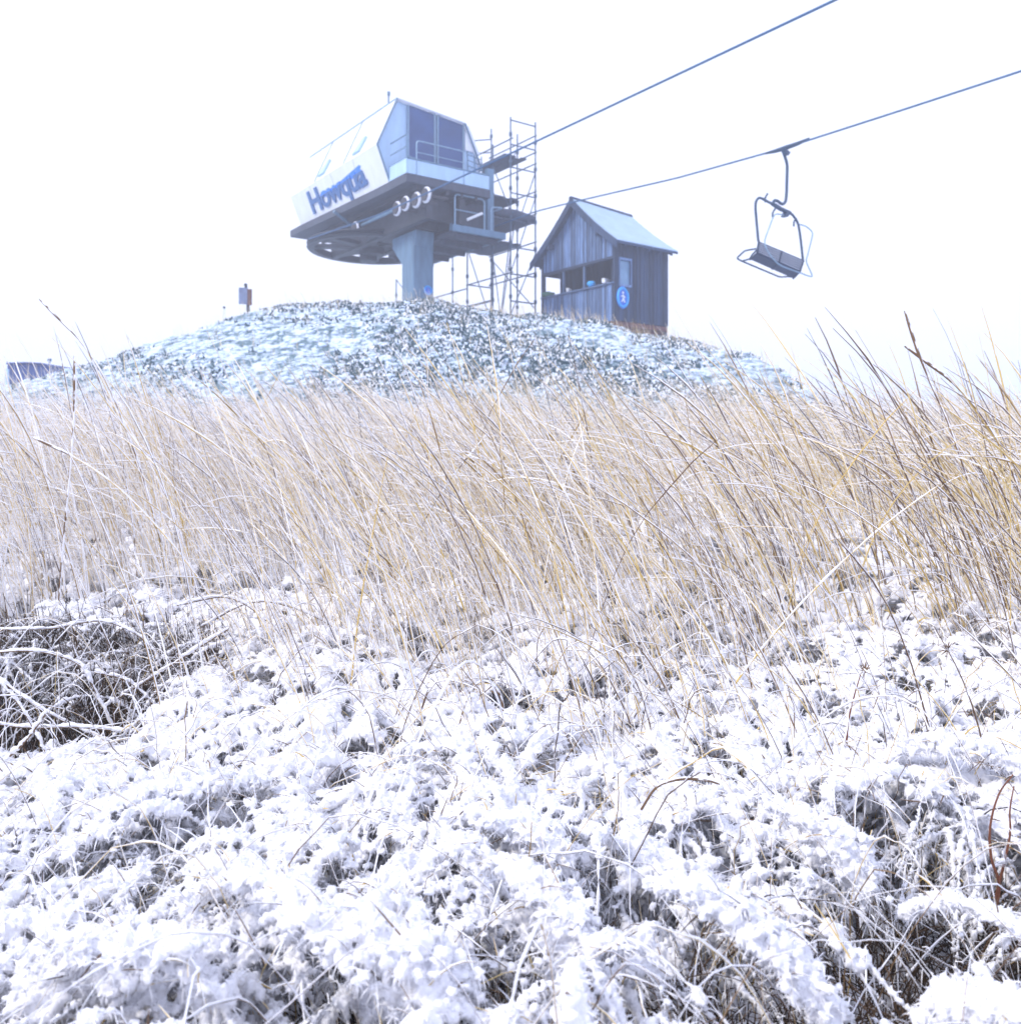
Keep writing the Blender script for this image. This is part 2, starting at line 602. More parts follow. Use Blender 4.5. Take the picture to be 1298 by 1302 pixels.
# leaves: thin blades that leave the stalk, run out to the left and hang, with a ridge of snow
for (n, a, b, r0) in [(1000, 3.2, 5.5, .0020), (2500, 5.2, 9.5, .0026), (2800, 9, 16, .0036)]:
    x, y, h, lean, az = make_stems(n, a, b, 1.2, .25, .65)
    n = len(x)
    K = 8
    zg = ground(x, y) + rng.uniform(.25, 1.0, n) * (.95 if a < 9 else .8)
    t = np.linspace(0, 1, K)[None, :]
    ln = h[:, None]
    e0 = rng.uniform(.15, 1.1, n)[:, None]             # start elevation
    el = e0 - (e0 + rng.uniform(-.15, .7, n)[:, None]) * t ** .8
    st = ln / (K - 1)
    r = np.cumsum(np.cos(el) * st, 1)
    z = np.cumsum(np.sin(el) * st, 1)
    P = np.stack([x[:, None] + np.cos(az)[:, None] * r, y[:, None] + np.sin(az)[:, None] * r, zg[:, None] + z], -1)
    ref = np.stack([-np.sin(az), np.cos(az), np.zeros(n)], 1)
    rad = r0 * rng.uniform(.5, 1., (n, 1)) * (1 - .8 * t ** 2)
    v, f = tubes(P, rad, ref, 4)
    grass.add(v, f, 0)
    sn = rad * rng.uniform(.4, 1.7, (n, K)) * np.sin(np.pi * np.clip(t * 1.05, 0, 1)) ** .4
    v, f = tubes(P + np.array([.1, 0, 1]) * rad[..., None] * 1.3, sn, ref, 5)
    grass.add(v, f, 2)
gobj = grass.build('tall_grass', [M['stem'], M['stem_dark'], M['snow']], smooth=False)
tag(gobj, 'tall straw coloured grass crusted with rime, blown over to the left', 'grass', kind='stuff')

# ------------------------------------------------------------------ snow-laden grass in the foreground
GAPS = [(300, 1085, .10), (545, 1245, .06), (665, 1240, .09), (905, 1250, .10), (690, 1290, .07), (1135, 1115, .11), (1235, 1200, .20),
        (1110, 1205, .12), (1000, 1285, .12), (1290, 1120, .08), (760, 1180, .06), (1275, 1290, .10), (220, 1160, .06), (455, 1040, .05), (845, 985, .05), (1060, 930, .07),
        (60, 900, .22), (150, 930, .20), (190, 880, .16), (20, 840, .16), (870, 850, .10), (790, 850, .08), (960, 850, .1), (430, 1265, .06)]
GAPS = [(*(ray(x, y)[:2] * (.80 / -ray(x, y)[2])), r * .82) for x, y, r in GAPS]


def gap_dist(x, y):
    d = np.full(np.shape(x), 9.)
    for gx_, gy_, r in GAPS:
        d = np.minimum(d, np.hypot(x - gx_, (y - gy_ + .55 * r) * .6) / r)      # longer towards the camera
    return d


def poisson(n, y0, y1, margin, dmin):
    pts = []
    cell = {}
    for _ in range(n):
        yy = random.uniform(y0, y1)
        xx = random.uniform(-1, 1) * (.575 * yy + margin)
        k = (int(xx // dmin), int(yy // dmin))
        if any((xx - q[0]) ** 2 + (yy - q[1]) ** 2 < dmin * dmin for i in (-1, 0, 1) for j in (-1, 0, 1)
               for q in cell.get((k[0] + i, k[1] + j), ())):
            continue
        cell.setdefault(k, []).append((xx, yy))
        pts.append((xx, yy))
    return np.array(pts)


def ico(sub=2):
    import bmesh
    b = bmesh.new()
    bmesh.ops.create_icosphere(b, subdivisions=sub, radius=1)
    v = np.array([q.co[:] for q in b.verts])
    f = np.array([[w.index for w in q.verts] for q in b.faces])
    b.free()
    return v, f


ICO_V, ICO_F = ico()
ICO1_V, ICO1_F = ico(1)


def blobs(cen, rad, coarse=False):
    """cen (n,3), rad (n,3) -> verts, tris"""
    IV, IF = (ICO1_V, ICO1_F) if coarse else (ICO_V, ICO_F)
    v = cen[:, None, :] + IV[None] * rad[:, None, :]
    f = IF[None] + (np.arange(len(cen)) * len(IV))[:, None, None]
    return v.reshape(-1, 3), f.reshape(-1, 3)


def arcs(tx, ty, per, L0, L1, H0, H1, K, face=None):
    """bowed-over blades springing from tussocks; returns paths, refs"""
    n = len(tx)
    X = np.repeat(tx, per) + rng.normal(0, .035, n * per)
    Y = np.repeat(ty, per) + rng.normal(0, .035, n * per)
    pref = np.repeat(rng.normal(math.pi * 1.25, .9, n), per)      # each clump lies over one way
    az = pref + rng.normal(0, .75, n * per)
    sc = np.repeat(rng.uniform(.75, 1.2, n), per)
    L = rng.uniform(L0, L1, n * per) * sc
    H = rng.uniform(H0, H1, n * per) * sc
    t = np.linspace(0, 1, K)[None, :]
    pk = rng.uniform(.45, .65, n * per)[:, None]
    r = L[:, None] * t ** 1.35
    z = H[:, None] * np.where(t < pk, np.sin(np.pi / 2 * t / pk), 1 - ((t - pk) / (1 - pk)) ** 2 * rng.uniform(.35, 1.0, n * per)[:, None])
    P = np.stack([X[:, None] + np.cos(az)[:, None] * r, Y[:, None] + np.sin(az)[:, None] * r,
                  ground(X, Y)[:, None] + z], -1)
    P += np.cumsum(rng.normal(0, .004, P.shape), 1)
    ref = np.stack([-np.sin(az), np.cos(az), np.zeros(n * per)], 1)
    return P, ref


def capped(v, f, K, n, count):
    """close the tube ends so that the volume is watertight (as tris)"""
    q = np.concatenate([f[:, [0, 1, 2]], f[:, [0, 2, 3]]])
    st = np.arange(count) * K * n
    caps = []
    for k in range(1, n - 1):
        caps.append(np.stack([st, st + k + 1, st + k], 1))
        e = st + (K - 1) * n
        caps.append(np.stack([e, e + k, e + k + 1], 1))
    return np.concatenate([q] + caps)


def remesh(v, f, voxel, name):
    o = fast_mesh(name, v, f, [])
    md = o.modifiers.new('merge', 'REMESH')
    md.mode = 'VOXEL'
    md.voxel_size = voxel
    dg = bpy.context.evaluated_depsgraph_get()
    ev = o.evaluated_get(dg)
    me = bpy.data.meshes.new_from_object(ev)
    old = o.data
    bpy.data.objects.remove(o)
    bpy.data.meshes.remove(old)
    nv = len(me.vertices)
    co = np.empty(nv * 3, np.float32)
    me.vertices.foreach_get('co', co)
    no = np.empty(nv * 3, np.float32)
    me.vertex_normals.foreach_get('vector', no)
    fi = np.empty(len(me.loops), np.int32)
    me.loops.foreach_get('vertex_index', fi)
    co, no = co.reshape(-1, 3), no.reshape(-1, 3)
    bpy.data.meshes.remove(me)
    return co, no, fi.reshape(-1, 4)


def granules(co, no, fi, n, s0, s1):
    """loose crystals standing on the snow: small crooked tetrahedra"""
    k = rng.integers(0, len(fi), n)
    w = rng.random((n, 4))
    w /= w.sum(1, keepdims=True)
    p = (co[fi[k]] * w[..., None]).sum(1)
    q = no[fi[k, 0]]
    s = rng.uniform(s0, s1, n)[:, None] * (1 - .35 * rng.random((n, 1)))
    T = np.array([[1, 1, 1], [1, -1, -1], [-1, 1, -1], [-1, -1, 1]]) * .6
    v = (p + q * s * .4)[:, None, :] + (T[None] + rng.normal(0, .3, (n, 4, 3))) * s[:, None, :]
    f = np.array([[0, 1, 2], [0, 3, 1], [0, 2, 3], [1, 3, 2]])[None] + (np.arange(n) * 4)[:, None, None]
    return v.reshape(-1, 3), f.reshape(-1, 3)


def fluff(co, no, a1=.006, a2=.0035):
    d = (fbm(co, 30, 2, 21) - .5) * 2 * a1 + (fbm(co, 110, 2, 31) - .5) * 2 * a2
    return co + no * d[:, None]


rime = Batch()
litter = Batch()          # brown dead blades under and through the snow
snow_tri_v, snow_tri_f, snow_off = [], [], 0
quad_v, quad_f, quad_off = [], [], 0
tri_v, tri_f, tri_off = [], [], 0

PLUMES = [([(825, 1112), (880, 1120), (945, 1150), (1000, 1205), (1045, 1270), (1075, 1340)], 1.2, .017), ([(370, 1158), (430, 1160), (490, 1180), (535, 1230), (555, 1305)], 1.15, .030),
          ([(640, 1085), (695, 1120), (720, 1180), (715, 1250)], 1.3, .017), ([(15, 1295), (80, 1225), (160, 1190), (250, 1185)], 1.2, .022),
          ([(340, 985), (260, 985), (170, 1005), (95, 1035)], 1.75, .020), ([(980, 1010), (1040, 1040), (1085, 1085), (1100, 1130)], 1.6, .020),
          ([(560, 1040), (620, 1030), (680, 1050), (720, 1090)], 1.6, .020), ([(1120, 960), (1190, 935), (1260, 950), (1320, 985)], 1.9, .018),
          ([(250, 1130), (300, 1105), (365, 1120), (400, 1160)], 1.3, .014), ([(1150, 1150), (1200, 1135), (1260, 1150), (1310, 1180)], 1.35, .009), ([(1180, 1290), (1240, 1262), (1310, 1268)], 1.05, .016)]


def low(x, y):
    """how much lower the clumps stand: a flat bank left of the middle, a dip at the right"""
    return 1 - .8 * np.exp(-((x + 1.3) / .5) ** 2 - ((y - 2.2) / .42) ** 2) + .25 * np.exp(-((x + .55) / .35) ** 2 - ((y - 2.5) / .4) ** 2)


for (y0, y1, mg, dmin, per, L0, L1, H0, H1, b0_, b1_, voxel, ngr, gs0, gs1, nb) in [
        (.74, 2.0, .5, .15, 34, .18, .42, .10, .26, .0045, .0125, .0035, 420000, .0008, .0024, 26),
        (1.9, 3.6, .7, .17, 30, .22, .46, .10, .25, .0058, .0165, .0050, 300000, .0012, .0032, 20),
        (3.4, 6.6, .9, .23, 22, .22, .46, .12, .30, .010, .026, .0080, 200000, .0020, .0050, 12)]:
    T = poisson(7000, y0, y1, mg, dmin)
    T = T[(gap_dist(T[:, 0], T[:, 1]) > .9) & (low(T[:, 0], T[:, 1]) > .42)]
    K = 14
    P, ref = arcs(T[:, 0], T[:, 1], per, L0, L1, H0, H1, K)
    hs_ = np.clip(np.repeat(low(T[:, 0], T[:, 1]), per), .15, 1.2)
    g0 = ground(P[:, 0, 0], P[:, 0, 1])[:, None]
    P[:, :, 2] = g0 + (P[:, :, 2] - g0) * hs_[:, None]
    P[:, :, 2] = np.maximum(P[:, :, 2], ground(P[:, :, 0], P[:, :, 1]) + .004)
    t = np.linspace(0, 1, K)[None, :]
    heavy = np.repeat(np.clip(rng.normal(.5, .28, len(T)), .08, 1.1), per)
    # the upper envelope of the bowed blades, on a fine grid: what falling snow comes to rest on
    cs = voxel * 2.
    gx0, gy0 = P[..., 0].min() - .05, P[..., 1].min() - .05
    gw_, gh_ = int((P[..., 0].max() + .05 - gx0) / cs) + 1, int((P[..., 1].max() + .05 - gy0) / cs) + 1
    fine = np.linspace(0, K - 1.001, K * 3)
    i = fine.astype(int)
    w = (fine - i)[None, :, None]
    D = (P[:, i] * (1 - w) + P[:, i + 1] * w).reshape(-1, 3)
    ci = ((D[:, 0] - gx0) / cs).astype(int)
    cj = ((D[:, 1] - gy0) / cs).astype(int)
    CXg, CYg = np.meshgrid(gx0 + (np.arange(gw_) + .5) * cs, gy0 + (np.arange(gh_) + .5) * cs)
    gz = ground(CXg, CYg)
    env = gz.copy()
    np.maximum.at(env, (cj, ci), D[:, 2])
    for r_ in range(3):                                   # snow bridges the gaps between neighbouring blades
        up = env.copy()
        for dj, di in ((0, 1), (0, -1), (1, 0), (-1, 0)):
            up = np.maximum(up, np.roll(np.roll(env, dj, 0), di, 1) - cs * .55)
        env = up
    for r_ in range(3):
        env = (env * 2 + np.roll(env, 1, 0) + np.roll(env, -1, 0) + np.roll(env, 1, 1) + np.roll(env, -1, 1)) / 6
    sl_ = np.hypot(*np.gradient(env, cs))
    pp = np.stack([CXg.ravel(), CYg.ravel()], 1)
    hgt = (env - gz).ravel()
    cover = .62 * fbm(pp, 7, 3, 61) + .38 * fbm(pp, 30, 2, 62) - .10 * np.clip(sl_.ravel() - .45, 0, 3) + .35 * np.clip(hgt - .06, -.08, .08)
    openness = np.clip((gap_dist(pp[:, 0], pp[:, 1]) - .75) / .5, 0, 1)
    cover = cover + .05 - .22 * (1 - openness)
    cover -= .5 * np.exp(-(((pp[:, 0] + 1.55) / .55) ** 2 + ((pp[:, 1] - 3.0) / .38) ** 2) ** 2)
    calm = low(pp[:, 0], pp[:, 1]) < .5
    cover[calm] += .3
    inside = (np.abs(pp[:, 0]) < .575 * pp[:, 1] + mg) & (pp[:, 1] > y0 - .12) & (pp[:, 1] < y1 + .15)
    on = (cover > .40) & inside & (rng.random(len(cover)) < .42)
    th_ = np.clip((cover[on] - .40) / .16, .15, 1) * (.55 + .9 * fbm(pp[on], 5, 2, 63))
    cen = np.stack([pp[on, 0] + rng.normal(0, cs * .3, on.sum()), pp[on, 1] + rng.normal(0, cs * .3, on.sum()), env.ravel()[on]], 1)
    rz_ = np.maximum(b1_ * 1.15 * th_ * rng.uniform(.6, 1.1, len(th_)), voxel * .8)
    rx_ = np.maximum(cs * rng.uniform(.9, 1.5, len(th_)), voxel * 1.2)
    v, f = blobs(cen + np.array([0, 0, .3]) * rz_[:, None], np.stack([rx_, rx_ * rng.uniform(.8, 1.2, len(rx_)), rz_], 1), True)
    allv, allf, off = [v], [f], len(v)
    if y0 < 1:                                            # the heaviest plumes, bent right over by their load
        for px, Y, r_ in PLUMES:
            q = smooth_path([at(x, y, Y + dy) for (x, y), dy in zip(px, np.linspace(.06, -.06, len(px)))], 90)
            q = np.repeat(q, 14, 0)
            e_ = np.repeat(np.sin(np.linspace(.25, 2.9, 90)) ** .7, 14)
            c_ = q + rng.normal(0, 1, q.shape) * np.array([1, 1, .45]) * (r_ * e_)[:, None] - np.array([0, 0, .012])
            pr = np.minimum(r_ * (.22 + .34 * rng.random(len(q))) * e_, .0095)
            v, f = blobs(c_, np.maximum(np.stack([pr, pr, pr * .7], 1), voxel * 1.2), True)
            allv.append(v)
            allf.append(f + off)
            off += len(v)
    # ropes of snow along some blades
    s = (rng.random(len(P)) < .30 + .40 * heavy) & (gap_dist(P[:, 8, 0], P[:, 8, 1]) > .9)
    prof = np.clip((t - .2) / .3, 0, 1) * np.clip((1.05 - t) / .3, .3, 1)
    rad = b0_ * (.35 + .55 * rng.random((len(P), 1)) ** 1.5) * (.3 + prof) * rng.uniform(.4, 1.6, (len(P), K))
    v, f = tubes((P + np.array([0, 0, 1.]) * (rad * .7)[..., None])[s], np.maximum(rad[s], voxel * .75), ref[s], 6)
    f = capped(v, f, K, 6, s.sum())
    allv.append(v)
    allf.append(f + off)
    off += len(v)
    # snow lying on the ground between the clumps
    gn = int((y1 - y0) * (y1 + y0) * .575 * 420 + 300)
    yy = rng.uniform(y0 - .05, y1, gn)
    xx = (rng.random(gn) * 2 - 1) * (.575 * yy + mg)
    kk = (gap_dist(xx, yy) > 1.05) & ((fbm(np.stack([xx, yy], 1), 4.5, 2, 77) > .44) | (low(xx, yy) < .5))
    xx, yy = xx[kk], yy[kk]
    pr = rng.uniform(.015, .04, len(xx)) * (1 if y0 < 3 else 1.3)
    cen = np.stack([xx, yy, ground(xx, yy) + pr * rng.uniform(.0, .5, len(xx))], 1)
    v, f = blobs(cen, np.stack([pr * 1.7, pr * 1.7, pr * .7], 1))
    allv.append(v)
    allf.append(f + off)
    co, no, fi = remesh(np.concatenate(allv), np.concatenate(allf), voxel, 'merge')
    k_ = 1 if y0 < 3 else 1.4
    d = (fbm(co, 15, 2, 15) - .5) * .010 * k_ + (fbm(co, 60, 2, 21) - .5) * .008 * k_ + (fbm(co, 170, 2, 31) - .5) * .015 * k_
    co = co + no * d[:, None]
    quad_v.append(co)
    quad_f.append(fi + quad_off)
    quad_off += len(co)
    # the part of the snow that lies open to the sky
    jj = np.clip(((co[:, 1] - gy0) / cs).astype(int), 0, gh_ - 1)
    ii = np.clip(((co[:, 0] - gx0) / cs).astype(int), 0, gw_ - 1)
    top_ = np.flatnonzero(co[:, 2] > env[jj, ii] - .010 * k_)
    # feathery rime standing and hanging on the snow
    z_ = 1 if y0 < 1.5 else 1.3 if y0 < 3 else 2.
    nf = int(150000 / z_ ** 1.5)
    k = np.where(rng.random(nf) < .7, top_[rng.integers(0, len(top_), nf)], rng.integers(0, len(co), nf))
    dr = no[k] * .5 + rng.normal(0, .45, (nf, 3)) - np.array([0, 0, .35])
    dr /= np.linalg.norm(dr, axis=1, keepdims=True)
    ln = rng.uniform(.005, .017, nf)[:, None] * z_
    o_ = co[k] - no[k] * .001
    mid = o_ + dr * ln * .6
    B_ = np.stack([o_, mid, mid + (dr - np.array([0, 0, .5])) * ln * .4], 1)
    v, f = tubes(B_, np.array([1., .8, .2])[None, :] * (rng.uniform(.0005, .0012, nf) * z_)[:, None], rng.normal(0, 1, (nf, 3)), 3)
    rime.add(v, f)
    # brown tips and broken blades sticking out of the snow
    nk = int(3400 if y0 < 1.5 else 4800 if y0 < 3 else 6000)
    k = top_[rng.integers(0, len(top_), nk)]
    az_ = rng.normal(math.pi * 1.1, 1.1, nk)
    dr = np.stack([np.cos(az_), np.sin(az_), rng.normal(.35, .6, nk)], 1) + no[k] * .4
    dr /= np.linalg.norm(dr, axis=1, keepdims=True)
    ln = rng.uniform(.015, .085, nk)[:, None] * (1 if y0 < 3 else 1.5)
    q_ = np.linspace(-.3, 1, 5)[None, :, None]
    B_ = co[k][:, None, :] + dr[:, None, :] * ln[:, None, :] * q_ - np.array([0, 0, .5]) * ln[:, None, :] * q_ ** 2 * rng.uniform(0, 1, (nk, 1, 1))
    v, f = tubes(B_, np.array([1, 1, .9, .7, .3])[None, :] * (rng.uniform(.0007, .0017, nk) * z_)[:, None], rng.normal(0, 1, (nk, 3)), 4)
    litter.add(v, f, 0)
    litter.M[-1] = np.repeat(np.where(rng.random(nk) < .3, 0, 2), 4 * 4)
    v, f = granules(co, no, fi, ngr, gs0, gs1)
    tri_v.append(v)
    tri_f.append(f + tri_off)
    tri_off += len(v)
    # rime on the single blades: thin, ragged, hanging from the edges of the pillows
    gm_ = gap_dist(P[:, 7, 0], P[:, 7, 1])
    s = (rng.random(len(P)) < .5) & ((gm_ > .95) | (rng.random(len(P)) < .2))
    Kf = K * 2
    i = np.minimum((np.linspace(0, 1, Kf) * (K - 1)).astype(int), K - 2)
    w = (np.linspace(0, 1, Kf) * (K - 1) - i)[None, :, None]
    Q = P[s][:, i] * (1 - w) + P[s][:, i + 1] * w
    rr = (.0008 + .0017 * rng.random((len(Q), 1)) ** 2.5) * (1 if y0 < 1.5 else 1.25 if y0 < 3 else 1.9) * rng.uniform(.1, 1.5, Q.shape[:2])
    rr *= np.clip(np.linspace(0, 1, Kf)[None, :] * 3 - .1, .1, 1)
    v, f = tubes(Q + np.array([0, 0, 1.]) * rr[..., None], rr, ref[s], 5)
    rime.add(v, f)
    # bristles: the frosted spikelets of the drooping plumes
    nb_ = nb
    s = np.flatnonzero((rng.random(len(P)) < .8) & ((gm_ > .95) | (rng.random(len(P)) < .15)))
    pi = np.repeat(s, nb_)
    u = np.clip(rng.beta(2.2, 1.5, len(pi)), .12, 1) * (K - 1.001)
    i = u.astype(int)
    w = (u - i)[:, None]
    o_ = P[pi, i] * (1 - w) + P[pi, i + 1] * w
    tg = P[pi, i + 1] - P[pi, i]
    tg /= np.linalg.norm(tg, axis=1, keepdims=True) + 1e-9
    dr = tg * .9 + rng.normal(0, .55, o_.shape) - np.array([0, 0, .25])
    dr /= np.linalg.norm(dr, axis=1, keepdims=True)
    ln = (rng.uniform(.006, .026, len(pi)) * (1 if y0 < 3 else 1.6))[:, None]
    mid = o_ + dr * ln * .55
    end = mid + (dr * .8 - np.array([0, 0, .6])) * ln * .5
    B_ = np.stack([o_, mid, end], 1)
    br = np.array([.5, 1., .35])[None, :] * (rng.uniform(.0005, .0015, len(pi)) * (1 if y0 < 1.5 else 1.25 if y0 < 3 else 1.9))[:, None]
    v, f = tubes(B_, br, rng.normal(0, 1, o_.shape), 3)
    rime.add(v, f)
    # the blades themselves
    wd = rng.uniform(.6, 1.6, (len(P), 1)) * .0012 * (1 - .6 * t) * (1.5 if y0 > 3 else 1)
    q = rng.random(len(P)) < .7
    v, f = tubes((P - np.array([0, 0, .0015]))[q], wd[q], ref[q], 4)
    litter.add(v, f, 0)
    litter.M[-1] = np.repeat(rng.choice(3, len(P), p=[.35, .2, .45])[q], (K - 1) * 4)
    # thin ends poking up through it, mostly to the left
    per2 = 22
    X = np.repeat(T[:, 0], per2) + rng.normal(0, .08, len(T) * per2)
    Y = np.repeat(T[:, 1], per2) + rng.normal(0, .08, len(T) * per2)
    hh = rng.uniform(.06, .32, len(X)) * (1 if y0 < 3 else 1.5) * np.clip(low(X, Y), .3, 1)
    ln = np.abs(rng.normal(.55, .5, len(X)))
    az = rng.normal(math.pi * 1.05, 1.0, len(X))
    Q, rf = stem_paths(X, Y, hh, ln, az, 7)
    tt = np.linspace(0, 1, 7)[None, :]
    v, f = tubes(Q, .0010 * rng.uniform(.6, 1.5, (len(X), 1)) * (1 - .6 * tt) * (1.4 if y0 > 3 else 1), rf, 4)
    litter.add(v, f, 0)
    litter.M[-1] = np.repeat(np.where(rng.random(len(X)) < .45, 0, 2), 6 * 4)

# long bowed stalks arching over the mats, snow lying along their backs
for (n, ya, yb, r0) in [(120, 1.0, 2.0, .0010), (380, 1.9, 3.4, .0013)]:
    y = rng.uniform(ya, yb, n)
    x = (rng.random(n) * 2 - 1) * (.575 * y + .5)
    kk = low(x, y) > .6
    x, y = x[kk], y[kk]
    P, ref = arcs(x, y, 1, .28, .62, .26, .46, 20)
    t = np.linspace(0, 1, 20)[None, :]
    wd = r0 * rng.uniform(.7, 1.4, (len(P), 1)) * (1 - .55 * t)
    v, f = tubes(P, wd, ref, 5)
    litter.add(v, f, 0)
    litter.M[-1] = np.repeat(np.where(rng.random(len(P)) < .35, 0, 2), 19 * 5)
    sr = r0 * 1.3 * rng.uniform(0, 1.3, (len(P), 1)) * rng.uniform(.1, 1.4, P.shape[:2]) * np.sin(np.pi * np.clip(t * .95, 0, 1)) ** .6
    v, f = tubes(P + np.array([0, 0, 1.]) * (wd * .7 + sr * .8)[..., None], sr, ref, 6)
    rime.add(v, f)

# the thatchy bank behind the hollow at the left
n = 4200
X, Y = rng.uniform(-2.9, -.95, n), rng.normal(3.2, .22, n)
Q, rf = stem_paths(X, Y, rng.uniform(.12, .40, n), np.abs(rng.normal(.3, .3, n)), rng.normal(math.pi * 1.3, 1., n), 7)
v, f = tubes(Q, .0022 * rng.uniform(.5, 1.5, (n, 1)) * (1 - .6 * np.linspace(0, 1, 7)[None, :]), rf, 4)
litter.add(v, f, 1)

# matted dead grass in the gaps
n = 6000
gi_ = rng.integers(0, len(GAPS), n)
gc = np.array(GAPS)[gi_]
a_ = rng.random(n) * 6.28
q_ = np.sqrt(rng.random(n)) * gc[:, 2] * 1.6
X, Y = gc[:, 0] + np.cos(a_) * q_, gc[:, 1] + np.sin(a_) * q_
Q, rf = stem_paths(X, Y, rng.uniform(.05, .22, n), np.abs(rng.normal(.9, .5, n)), rng.random(n) * 6.28, 7)
v, f = tubes(Q, .0016 * rng.uniform(.5, 1.5, (n, 1)) * (1 - .6 * np.linspace(0, 1, 7)[None, :]), rf, 4)
litter.add(v, f, 1)
lit = litter.build('dead_grass', [M['stem'], M['litter'], M['stem_dark']], smooth=False)
tag(lit, 'brown dead grass blades under and poking through the snow', 'grass', kind='stuff')
sn = fast_mesh('snow_cover', np.concatenate(quad_v), np.concatenate(quad_f), [M['snow']])
tag(sn, 'powder snow clinging in drooping ropes and pillows to the bowed grass', 'snow', kind='stuff')
ri = rime.build('rimed_blades', [M['snow']], smooth=False)
tag(ri, 'thin bowed grass blades furred with white rime', 'rime', kind='stuff')
cr = fast_mesh('snow_crystals', np.concatenate(tri_v), np.concatenate(tri_f), [M['snow']], smooth=False)
tag(cr, 'loose snow crystals on the snow covered grass', 'snow', kind='stuff')

# ------------------------------------------------------------------ low growth on the mound
mound = Batch()
n = 16000
y = rng.uniform(14.5, 31, n * 2)
x = rng.uniform(-15, 11, n * 2)
pp = np.stack([x, y], 1)
dens = fbm(pp, .42, 3, 41)
bias = .05 * np.exp(-((x + .5) / 4.5) ** 2) - .045
for bx, by, br in ((-1.5, 25, 1.3), (0, 20, 1.6), (-2.7, 18.5, 1.1), (1.2, 20.5, 1.6), (2.6, 19.2, 1.3), (-3.6, 19.5, .8), (-.6, 22.5, 1.5), (2.2, 25.5, 1.4), (6.2, 27, 1.6)):
    bias = bias + .17 * np.exp(-((x - bx) / br) ** 2 - ((y - by) / br) ** 2)
keep = dens * .55 + .45 * fbm(pp, 2.6, 2, 43) + bias + rng.normal(0, .04, len(x)) > .53
x, y = x[keep], y[keep]
n = len(x)
per = 7
X = np.repeat(x, per) + rng.normal(0, .10, n * per)
Y = np.repeat(y, per) + rng.normal(0, .10, n * per)
Z = ground(X, Y)
az = rng.random(n * per) * 6.28
hh = rng.uniform(.02, .075, n * per)
wd = rng.uniform(.012, .05, n * per)
ox, oy = np.cos(az), np.sin(az)
tip = np.stack([X + ox * hh * rng.uniform(.3, 1.6, n * per), Y + oy * hh * rng.uniform(.3, 1.6, n * per), Z + hh], 1)
b0 = np.stack([X - oy * wd, Y + ox * wd, Z - .02], 1)
b1 = np.stack([X + oy * wd, Y - ox * wd, Z - .02], 1)
tp2 = tip + np.stack([oy, -ox, np.zeros(n * per)], 1) * wd[:, None] * .8
v = np.stack([b0, b1, tp2, tip], 1).reshape(-1, 3)
mound.add(v, np.arange(len(v)).reshape(-1, 4), 0)
# thin dry stalks along the crest and slope
x, y = rng.uniform(-14, 10, 2600), rng.uniform(16, 29.5, 2600)
y[:900] = rng.uniform(25, 28, 900)
Q, rf = stem_paths(x, y, rng.uniform(.15, .55, 2600), np.abs(rng.normal(.25, .2, 2600)), rng.normal(math.pi, .8, 2600), 5)
v, f = tubes(Q, .006 * rng.uniform(.5, 1.2, (2600, 1)) * (1 - .6 * np.linspace(0, 1, 5)[None, :]), rf, 4)
mound.add(v, f, 1)
mo = mound.build('mound_plants', [M['shrub'], M['stem']], smooth=False)
tag(mo, 'dark low plants and frosted stalks on the snowy mound', 'ground cover', kind='stuff')
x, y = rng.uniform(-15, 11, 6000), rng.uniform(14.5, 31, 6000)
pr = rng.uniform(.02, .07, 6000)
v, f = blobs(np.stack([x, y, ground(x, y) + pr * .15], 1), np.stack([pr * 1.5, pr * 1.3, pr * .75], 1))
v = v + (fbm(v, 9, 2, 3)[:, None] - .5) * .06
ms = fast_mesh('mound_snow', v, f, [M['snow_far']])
tag(ms, 'lumps of snow lying on the low plants of the mound', 'snow', kind='stuff')

# ------------------------------------------------------------------ chairlift station
SX, SY, TH = -3.15, 30.46, .62
UX, UY, VX, VY = math.sin(TH), -math.cos(TH), math.cos(TH), math.sin(TH)
ZG = float(ground(SX, SY)) - .15


def st(x, y, a=None, b=None, z=None):
    """point of the station (a along the ropes, b across, z up) that the photo shows at pixel x, y"""
    r = ray(x, y)
    ra, rb = r[0] * UX + r[1] * UY, r[0] * VX + r[1] * VY
    oa, ob = -SX * UX - SY * UY, -SX * VX - SY * VY
    if a is not None:
        t = (a - oa) / ra
    elif b is not None:
        t = (b - ob) / rb
    else:
        t = z / r[2]
    return oa + ra * t, ob + rb * t, r[2] * t


def L(a, b, z):
    """station coordinates -> local coordinates of the station's empty"""
    return (b, -a, z - ZG)


A0, WA, ZA, WC, ZC, WD, ZD, AE, AB = .872, 1.349, 11.487, 1.987, 9.995, 1.542, 8.872, 2.046, -6.30
RC, ZR = 2.506, 7.391
station = thing('chairlift_station', 'white angular chairlift top station on a blue steel column with a large wheel beneath', 'chairlift station', (SX, SY, ZG), TH)


def sbox(mb, a0, a1, b0, b1, z0, z1, mi=0):
    return mb.hexa([L(a0, b0, z0), L(a0, b1, z0), L(a1, b1, z0), L(a1, b0, z0),
                    L(a0, b0, z1), L(a0, b1, z1), L(a1, b1, z1), L(a1, b0, z1)], mi)


